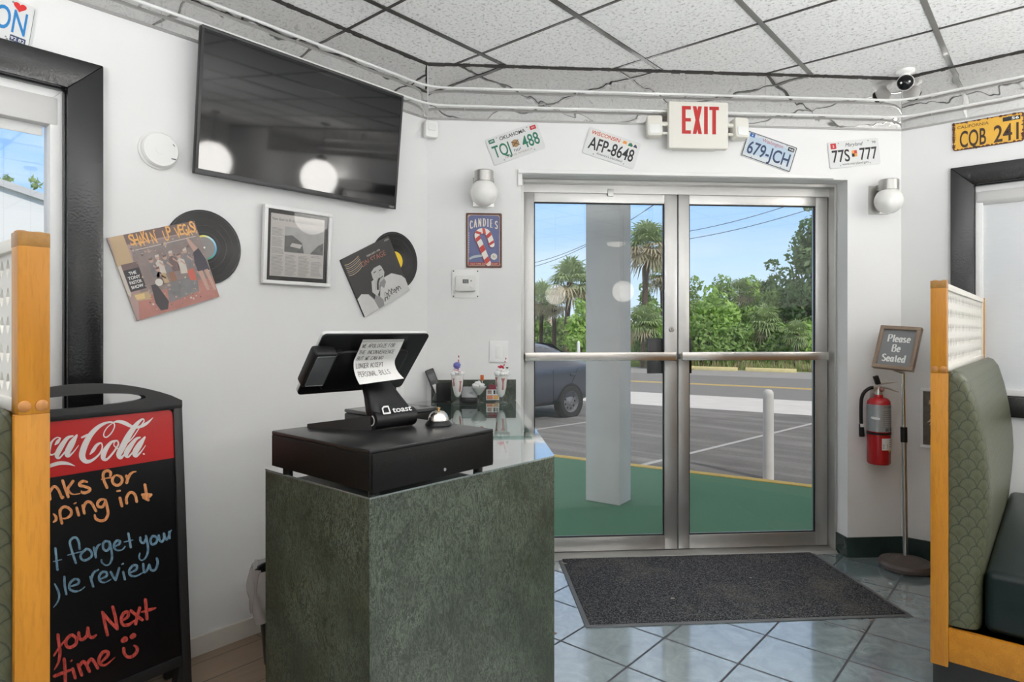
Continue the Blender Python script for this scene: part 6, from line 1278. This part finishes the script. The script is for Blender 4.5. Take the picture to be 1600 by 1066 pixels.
# ------------------------------------------------------------------ booths
def lattice(mb, L, z0, z1, y0, y1, mat, dz=.047):
    """white panel pierced with small diamonds: a plate cut by crossing bars"""
    nx = max(2, int(L/dz)); nz = max(2, int((z1-z0)/dz)); dx = L/nx; dzz = (z1-z0)/nz
    for i in range(nx):
        for k in range(nz):
            xc, zc = (i+.5)*dx, z0+(k+.5)*dzz; rx, rz = (.30, .34)
            ou = [(xc-dx/2, zc-dzz/2), (xc, zc-dzz/2), (xc+dx/2, zc-dzz/2), (xc+dx/2, zc), (xc+dx/2, zc+dzz/2), (xc, zc+dzz/2), (xc-dx/2, zc+dzz/2), (xc-dx/2, zc)]
            q = (i+k) % 2; a = rx*dx; c = rz*dzz
            inn = [(xc-a*.55, zc-c*.55), (xc, zc-c), (xc+a*.55, zc-c*.55), (xc+a, zc), (xc+a*.55, zc+c*.55), (xc, zc+c), (xc-a*.55, zc+c*.55), (xc-a, zc)]
            n = 8; vs = [(p[0], y0, p[1]) for p in ou]+[(p[0], y0, p[1]) for p in inn]+[(p[0], y1, p[1]) for p in ou]+[(p[0], y1, p[1]) for p in inn]; fs = []
            for m in range(n):
                j = (m+1) % n; fs += [(m, j, n+j, n+m), (2*n+m, 3*n+m, 3*n+j, 2*n+j), (n+m, n+j, 3*n+j, 3*n+m)]
            mb.add(vs, fs, mat)
LATW = M('cream_lattice', (.74, .71, .65), .45, var=.04); PLUG = M('oak_plug', (.45, .19, .05), .4)
SEATG = M('dark_green_vinyl', (.004, .011, .011), .34, bump=.12, bscale=150, spec=.3)
def booth(Mx, L, oak_up, oak_run, scal, label, mirror, seat_len, far_post, name='booth_bench'):
    """local x runs along the back from the near post, -y is the seat side (mirrored when asked), z up"""
    t = thing(name, label, 'booth', Mx, 'restaurant booths'); s = -1 if mirror else 1
    Y = lambda a: a*s
    b = MB(); b.box((-.020, Y(-.027), .100), (.0, Y(.026), 1.148), oak_up, .0015); b.box((-.0202, Y(-.022), 1.148), (.030, Y(.026), 1.478), oak_up, .002); part(b.build('end_post', t, 30), 'orange oak end post')
    b = MB(); b.box((-.0204, Y(-.0225), 1.452), (.0306, Y(.0265), 1.4805), MATS['oak_dark'], .002)
    for y in (-.012, .014): b.T = Matrix.Translation((.004, Y(y), 1.478)); b.lathe([(.011, 0), (.011, .003), (.007, .0055), (1e-4, .006)], PLUG, 14)
    b.T = Matrix.Identity(4); b.build('post_cap', t, 30)
    for y in (-.013, .013):
        b = MB(); b.T = Matrix.Translation((-.020, Y(y), 1.163)) @ Matrix.Rotation(-PI/2, 4, 'Y'); b.lathe([(.0105, 0), (.0100, .003), (.006, .0055), (1e-4, .006)], PLUG, 16); b.build('plug', t, 40)
    b = MB(); b.box((.030, Y(-.018), 1.450), (L, Y(.020), 1.474), LATW, .002); b.box((.030, Y(-.018), 1.148), (L, Y(.020), 1.172), LATW, .002); b.box((.030, Y(-.016), 1.17), (.05, Y(.016), 1.452), LATW); b.box((L-.02, Y(-.016), 1.17), (L, Y(.016), 1.452), LATW); b.build('lattice_frame', t, 30)
    b = MB(); b.T = Matrix.Translation((.05, 0, 0)); lattice(b, L-.07, 1.172, 1.450, Y(-.009), Y(-.003), LATW); part(b.build('lattice', t, 0), 'cream lattice screen')
    if far_post: b = MB(); b.box((L, Y(-.022), .1), (L+.022, Y(.026), 1.476), oak_up, .002); b.build('far_post', t, 30)
    b = MB(); b.box((0, Y(-.004), .10), (L, Y(.026), 1.148), oak_run); b.build('back_board', t, 0)
    prof = [(-.003, 1.147), (.012, 1.160), (.035, 1.152), (.058, 1.118), (.082, 1.03), (.102, .92), (.116, .80), (.120, .70), (.115, .60), (.104, .48), (.096, .40), (.094, .30), (.090, .245), (-.003, .245)]
    prof = [(-.027 if False else 0.0, 1.147)]+prof[1:-1]+[(0.0, .245)]
    b = MB(); n = len(prof); vs = []
    ring = [(.001, .30), (.003, .55), (.010, .76), (.022, .90), (.042, .975), (.07, 1.0)]; ring = ring+[(x_, 1.0) for x_ in np.linspace(.12, L-.12, 16)]+[(L-x_, e_) for x_, e_ in ring[::-1]]; segs = len(ring)-1
    for x, e in ring:
        for d, z in prof: vs.append((x, Y(-.027-d*e), z if z < .3 else .245+(z-.245)*(.988+.012*e)))
    fs = [(k*n+i, k*n+(i+1) % n, (k+1)*n+(i+1) % n, (k+1)*n+i) for k in range(segs) for i in range(n)]+[tuple(range(n)), tuple(range(segs*n+n-1, segs*n-1, -1))]
    b.add(vs, fs, scal); part(b.build('back_cushion', t, 50), 'green vinyl with fan pattern')
    b = MB(); x0, x1 = .012, L-.004; y0, y1 = -.128, -.128-seat_len
    b.box((x0, Y(y0), .245), (x1, Y(y1), .462), SEATG, .028, 4); part(b.build('seat_cushion', t, 40), 'dark green vinyl seat')
    b = MB(); b.box((-.012, Y(-.027), .118), (.010, Y(-.127-seat_len), .236), MATS['oak_x'] if not mirror else MATS['oak_x'], .002); b.box((.010, Y(-.10-seat_len), .118), (L, Y(-.12-seat_len), .236), oak_run, .002); part(b.build('seat_rail', t, 30), 'orange oak rail')
    b = MB(); b.box((.012, Y(.022), .002), (L, Y(-.09-seat_len), .119), M('black_toe_kick', (.01, .01, .01), .5)); b.build('toe_kick', t, 0)
    return t
# right booth: runs along +y, seat on its +x side
booth(Matrix.Translation((-.331, 2.752, 0)) @ Matrix.Rotation(PI/2, 4, 'Z'), 1.49, MATS['oak'], MATS['oak_x'], MATS['scallop_x'], 'booth with green fan patterned back and lattice screen along the right wall window', False, .50, True)
# left booth: runs along -x, seat on its -y side
booth(Matrix.Translation((-1.437, .309, 0)) @ Matrix.Rotation(PI, 4, 'Z'), 1.15, MATS['oak'], MATS['oak_x'], MATS['scallop_x'], 'booth end with oak post and fan patterned vinyl in front of the chalkboard', True, .50, False)

# ------------------------------------------------------------------ lamps: globe pendants over the tables, then added bowls that brighten the ceiling
PE = emit('lit_opal_globe', (1.0, .97, .925), PENDANT_EMIT)
def pendant(x, y, z, label, r=.15):
    t = thing('pendant_lamp', label, 'pendant lamp', Matrix.Translation((x, y, z)), 'globe pendants of the dining room')
    b = MB(); b.ball((0, 0, 0), r, PE, 32, 18); b.build('globe', t, 60); b = MB(); b.lathe([(.055, r-.012), (.055, r+.03), (.015, r+.05), (.006, r+.06)], BLACK, 24); b.build('cap', t, 40)
    b = MB(); b.tube([(0, 0, r+.05), (0, 0, CZ-z-.02)], .004, BLACK, 8); b.lathe([(.05, CZ-z-.02), (.05, CZ-z-.001)], BLACK, 20); b.build('cord', t, 40)
pendant(2.90, 3.48, 2.16, 'large lit globe pendant over the far table of the right window row', .235); pendant(1.33, 4.00, 2.16, 'lit globe pendant close to the wall over the nearer table of the right window row', .20)
BE = emit('lit_fill_bowl', (1.0, .998, .99), FILL_EMIT)
def bowl(x, y, z, label, r=.24):  # added uplight out of view, only there to brighten the ceiling
    t = thing('fill_bowl', label, 'pendant lamp', Matrix.Translation((x, y, z)), 'added fill bowls shining at the ceiling')
    b = MB(); b.lathe([(1e-4, 0), (.08, .004), (.17, .035), (.23, .085), (r+.015, .13), (r+.015, .135), (r+.005, .132), (.21, .08), (.15, .04), (1e-4, .02)], M('nickel_bowl', (.55, .54, .52), .35, .6), 36); b.build('bowl', t, 50)
    b = MB(); b.lathe([(r, .118), (1e-4, .120)], BE, 32); b.build('diffuser', t, 0)
    b = MB()
    for k in range(3): a = 2.094*k; b.tube([((r+.008)*math.cos(a), (r+.008)*math.sin(a), .132), (.004*math.cos(a), .004*math.sin(a), .62)], .003, BLACK, 6)
    b.tube([(0, 0, .61), (0, 0, CZ-z-.02)], .004, BLACK, 8); b.lathe([(.05, CZ-z-.02), (.05, CZ-z-.001)], BLACK, 20); b.build('cord', t, 40)
for x, y, lab in ((-.7, -1.0, 'added fill bowl over the aisle behind the viewer'), (-.4, -1.5, 'added fill bowl right behind the viewer'), (.76, .3, 'added fill bowl at the right hand of the viewer'), (.76, 1.15, 'added fill bowl over the aisle just right of the view'), (.76, 2.0, 'added fill bowl over the end of the right booth seat'), (1.6, 1.5, 'added fill bowl between the aisle and the east wall'), (-.6, -2.9, 'added fill bowl at the back left of the room'), (1.5, -2.5, 'added fill bowl at the back middle of the room'), (3.0, -2.7, 'added fill bowl by the east wall')): bowl(x, y, 1.25, lab)

DE = emit('dimly_lit_globe', (1.0, .92, .80), 2.6)
for x, y, z, r, lab in ((1.81, 1.02, 1.80, .135, 'small dim globe pendant farther into the room on the right'), (1.17, .43, 1.756, .13, 'small dim globe pendant nearer the viewer on the right')):
    t = thing('pendant_lamp', lab, 'pendant lamp', Matrix.Translation((x, y, z)), 'small dim globe pendants'); b = MB(); b.ball((0, 0, 0), r, DE, 28, 16); b.build('globe', t, 60)
    b = MB(); b.lathe([(.03, r-.006), (.03, r+.03), (.005, r+.04)], BLACK, 18); b.tube([(0, 0, r+.03), (0, 0, CZ-z-.001)], .004, BLACK, 8); b.build('cord', t, 40)
t = thing('ceiling_lamp', 'round flush ceiling lamp by the east wall', 'ceiling lamp', Matrix.Translation((3.72, -.25, CZ)))
b = MB(); b.lathe([(.17, -.0005), (.17, -.03), (.15, -.035)], WHITE, 32); b.build('base', t, 40); b = MB(); b.lathe([(.155, -.03), (.14, -.07), (.08, -.09), (1e-4, -.095)], DE, 32); b.build('diffuser', t, 50)

# ------------------------------------------------------------------ parked car, nose to the left
P = atz(892, 652, GZ); ax = (Matrix.Rotation(rad(-7.0), 3, 'Z') @ Vector((0, 1, 0))); lt = Vector((ax.y, -ax.x, 0))   # ax: nose to tail, lt: towards the viewer
TCAR = Matrix(((ax.x, lt.x, 0, P.x), (ax.y, lt.y, 0, P.y), (0, 0, 1, GZ), (0, 0, 0, 1)))
t = thing('sedan_car', 'dark blue grey sedan parked nose left beyond the porch, tail near the grey column', 'car', TCAR)
PAINT = M('dark_blue_grey_paint', (.045, .052, .070), .30, .3, spec=.5, coat=.5); CG = M('dark_car_glass', (.04, .05, .055), .06, spec=.8); TYRE = M('tyre_rubber', (.018, .018, .018), .8); HUB = M('dark_steel_wheel', (.16, .16, .165), .45, .4)
half = .86                                                # local x 0 = rear axle (positive to the tail), y 0 = near flank at the wheel, so the centre plane is y = -half
st = [  # x, bottom, sill half, belt z, belt half, roof z (or hood/boot top), roof half
 (-3.42, .32, .60, .62, .66, .64, .40), (-3.30, .22, .76, .72, .80, .76, .62), (-2.9, .20, .82, .82, .845, .88, .70), (-2.3, .20, .84, .90, .86, .98, .74), (-1.85, .20, .85, .93, .86, 1.06, .72),
 (-1.35, .20, .85, .94, .86, 1.36, .60), (-.95, .20, .85, .95, .86, 1.43, .58), (-.45, .20, .85, .96, .86, 1.42, .57), (-.10, .20, .85, .97, .86, 1.36, .56), (.15, .21, .85, .98, .855, 1.24, .56), (.40, .22, .84, 1.0, .84, 1.08, .62), (.60, .25, .82, 1.0, .81, 1.05, .64), (.80, .32, .76, .97, .74, 1.02, .58), (.88, .42, .68, .85, .68, .92, .5)]
prof_ = []
for x, zb, hb, zm, hm, zr, hr in st:
    ring = [(x, -half-hb*.8, zb), (x, -half-hb, zb+.12), (x, -half-hm*1.005, (zb+zm)/2), (x, -half-hm, zm-.06), (x, -half-hm*.965, zm), (x, -half-(hm*.35+hr*.65), zm+(zr-zm)*.62), (x, -half-hr*.93, zr-.018*(zr > zm+.1)-.004), (x, -half-hr*.6, zr+.012)]
    prof_.append(ring+[(q[0], -2*half-q[1], q[2]) for q in ring[::-1]])
b = MB(); n = 16; vs = [p for r_ in prof_ for p in r_]; fs = []; gl = []
for k in range(len(st)-1):
    for i in range(n):
        f = (k*n+i, k*n+(i+1) % n, (k+1)*n+(i+1) % n, (k+1)*n+i); fs.append(f)
fs += [tuple(range(n)), tuple(range(len(vs)-1, len(vs)-n-1, -1))]
b.add(vs, fs, PAINT); body = b.build('body', t, 60); sb = body.modifiers.new('round', 'SUBSURF'); sb.levels = 2; sb.render_levels = 2
def sec(x, f, up):                                        # point on the flank between belt (f=0) and roof edge (f=1)
    for a, c in zip(st, st[1:]):
        if a[0] <= x <= c[0]:
            q = (x-a[0])/(c[0]-a[0]); v = [a[i]*(1-q)+c[i]*q for i in range(7)]; break
    _, zb, hb, zm, hm, zr, hr = v; hw = (hm*.965)*(1-f)+(hr*.93)*f; return (x, -half+up*(hw+.004), zm+(zr-.018-zm)*f)
for up in (1, -1):
    b = MB(); xs = [-1.15+.1*k for k in range(8)]
    b.grid(lambda u, v: sec(-1.30+.78*u+.10*v*(1-u), .10+.74*v, up), 8, 5, CG); b.build('front_side_window', t, 40)
    b = MB(); b.grid(lambda u, v: sec(-.44+(.62-.28*v)*u, .10+.74*v, up), 8, 5, CG); b.build('rear_side_window', t, 40)
    b = MB(); y_ = -half+up*(.862)
    b.tube([(-.48, y_, .92), (-.48, y_+up*.004, .60), (-.48, y_-up*.004, .30)], .004, BLACK, 5); b.tube([(.20, y_-up*.002, .93), (.06, y_+up*.002, .70), (-.28, y_+up*.002, .40), (-.45, y_-up*.004, .28)], .004, BLACK, 5); b.build('door_seam', t, 30)
    b = MB(); b.box((-.02, y_-up*.01, .80), (.14, y_+up*.022, .825), PAINT, .006); b.build('door_handle', t, 30)
    b = MB(); b.prism([(.58, .80), (.78, .82), (.82, .91), (.78, .96), (.54, .93)], -half+up*.62, -half+up*.832, M('red_tail_lamp', (.35, .015, .02), .2, spec=.7), bev=.015); b.build('tail_lamp', t, 40)
    for xw in (0.0, -2.55):
        T = Matrix.Translation((xw, -half+up*(half-.085), .300)) @ Matrix.Rotation(-PI/2*up, 4, 'X')
        b = MB(); b.lathe([(.345, -.04), (.345, .088), (.29, .088)], M('wheel_well_black', (.008, .008, .008), .9), 36, T, caps=False); b.build('wheel_arch', t, 40)
        b = MB(); b.lathe([(.20, -.09), (.28, -.10), (.300, -.08), (.302, .0), (.300, .085), (.285, .100), (.205, .100)], TYRE, 40, T, caps=False); wh = b.build('wheel', t, 40)
        b = MB(); b.lathe([(.205, .098), (.195, .075), (.18, .055), (.09, .062), (.06, .085), (1e-4, .09)], HUB, 36, T, caps=False)
        for k in range(9): a = 2*PI*k/9; b.ball((.135*math.cos(a), .135*math.sin(a), .062), .022, BLACK, 8, 5, T, (1, 1, .25))
        for k in range(5): a = 2*PI*k/5; b.ball((.05*math.cos(a), .05*math.sin(a), .085), .011, CHROME, 8, 5, T)
        b.build('wheel_disc', wh, 40)
b = MB(); b.grid(lambda u, v: (-.12+.46*v-.02*abs(u-.5), -half+(u-.5)*2*(.50+.05*v), 1.382-.30*v+.022*(1-(2*u-1)**2)+.012), 9, 7, CG); b.build('rear_window', t, 40)
b = MB(); b.grid(lambda u, v: (-1.36-.46*v, -half+(u-.5)*2*(.56+.10*v), 1.372-.30*v+.02), 9, 5, CG); b.build('windscreen', t, 40)
b = MB(); b.box((.74, -half-.62, .34), (.905, -half+.62, .50), BLACK, .03, 3); b.build('bumper', t, 40)
b = MB(); b.box((.885, -half-.16, .70), (.895, -half+.16, .80), PLATEW, .003); b.build('number_plate', t, 30)
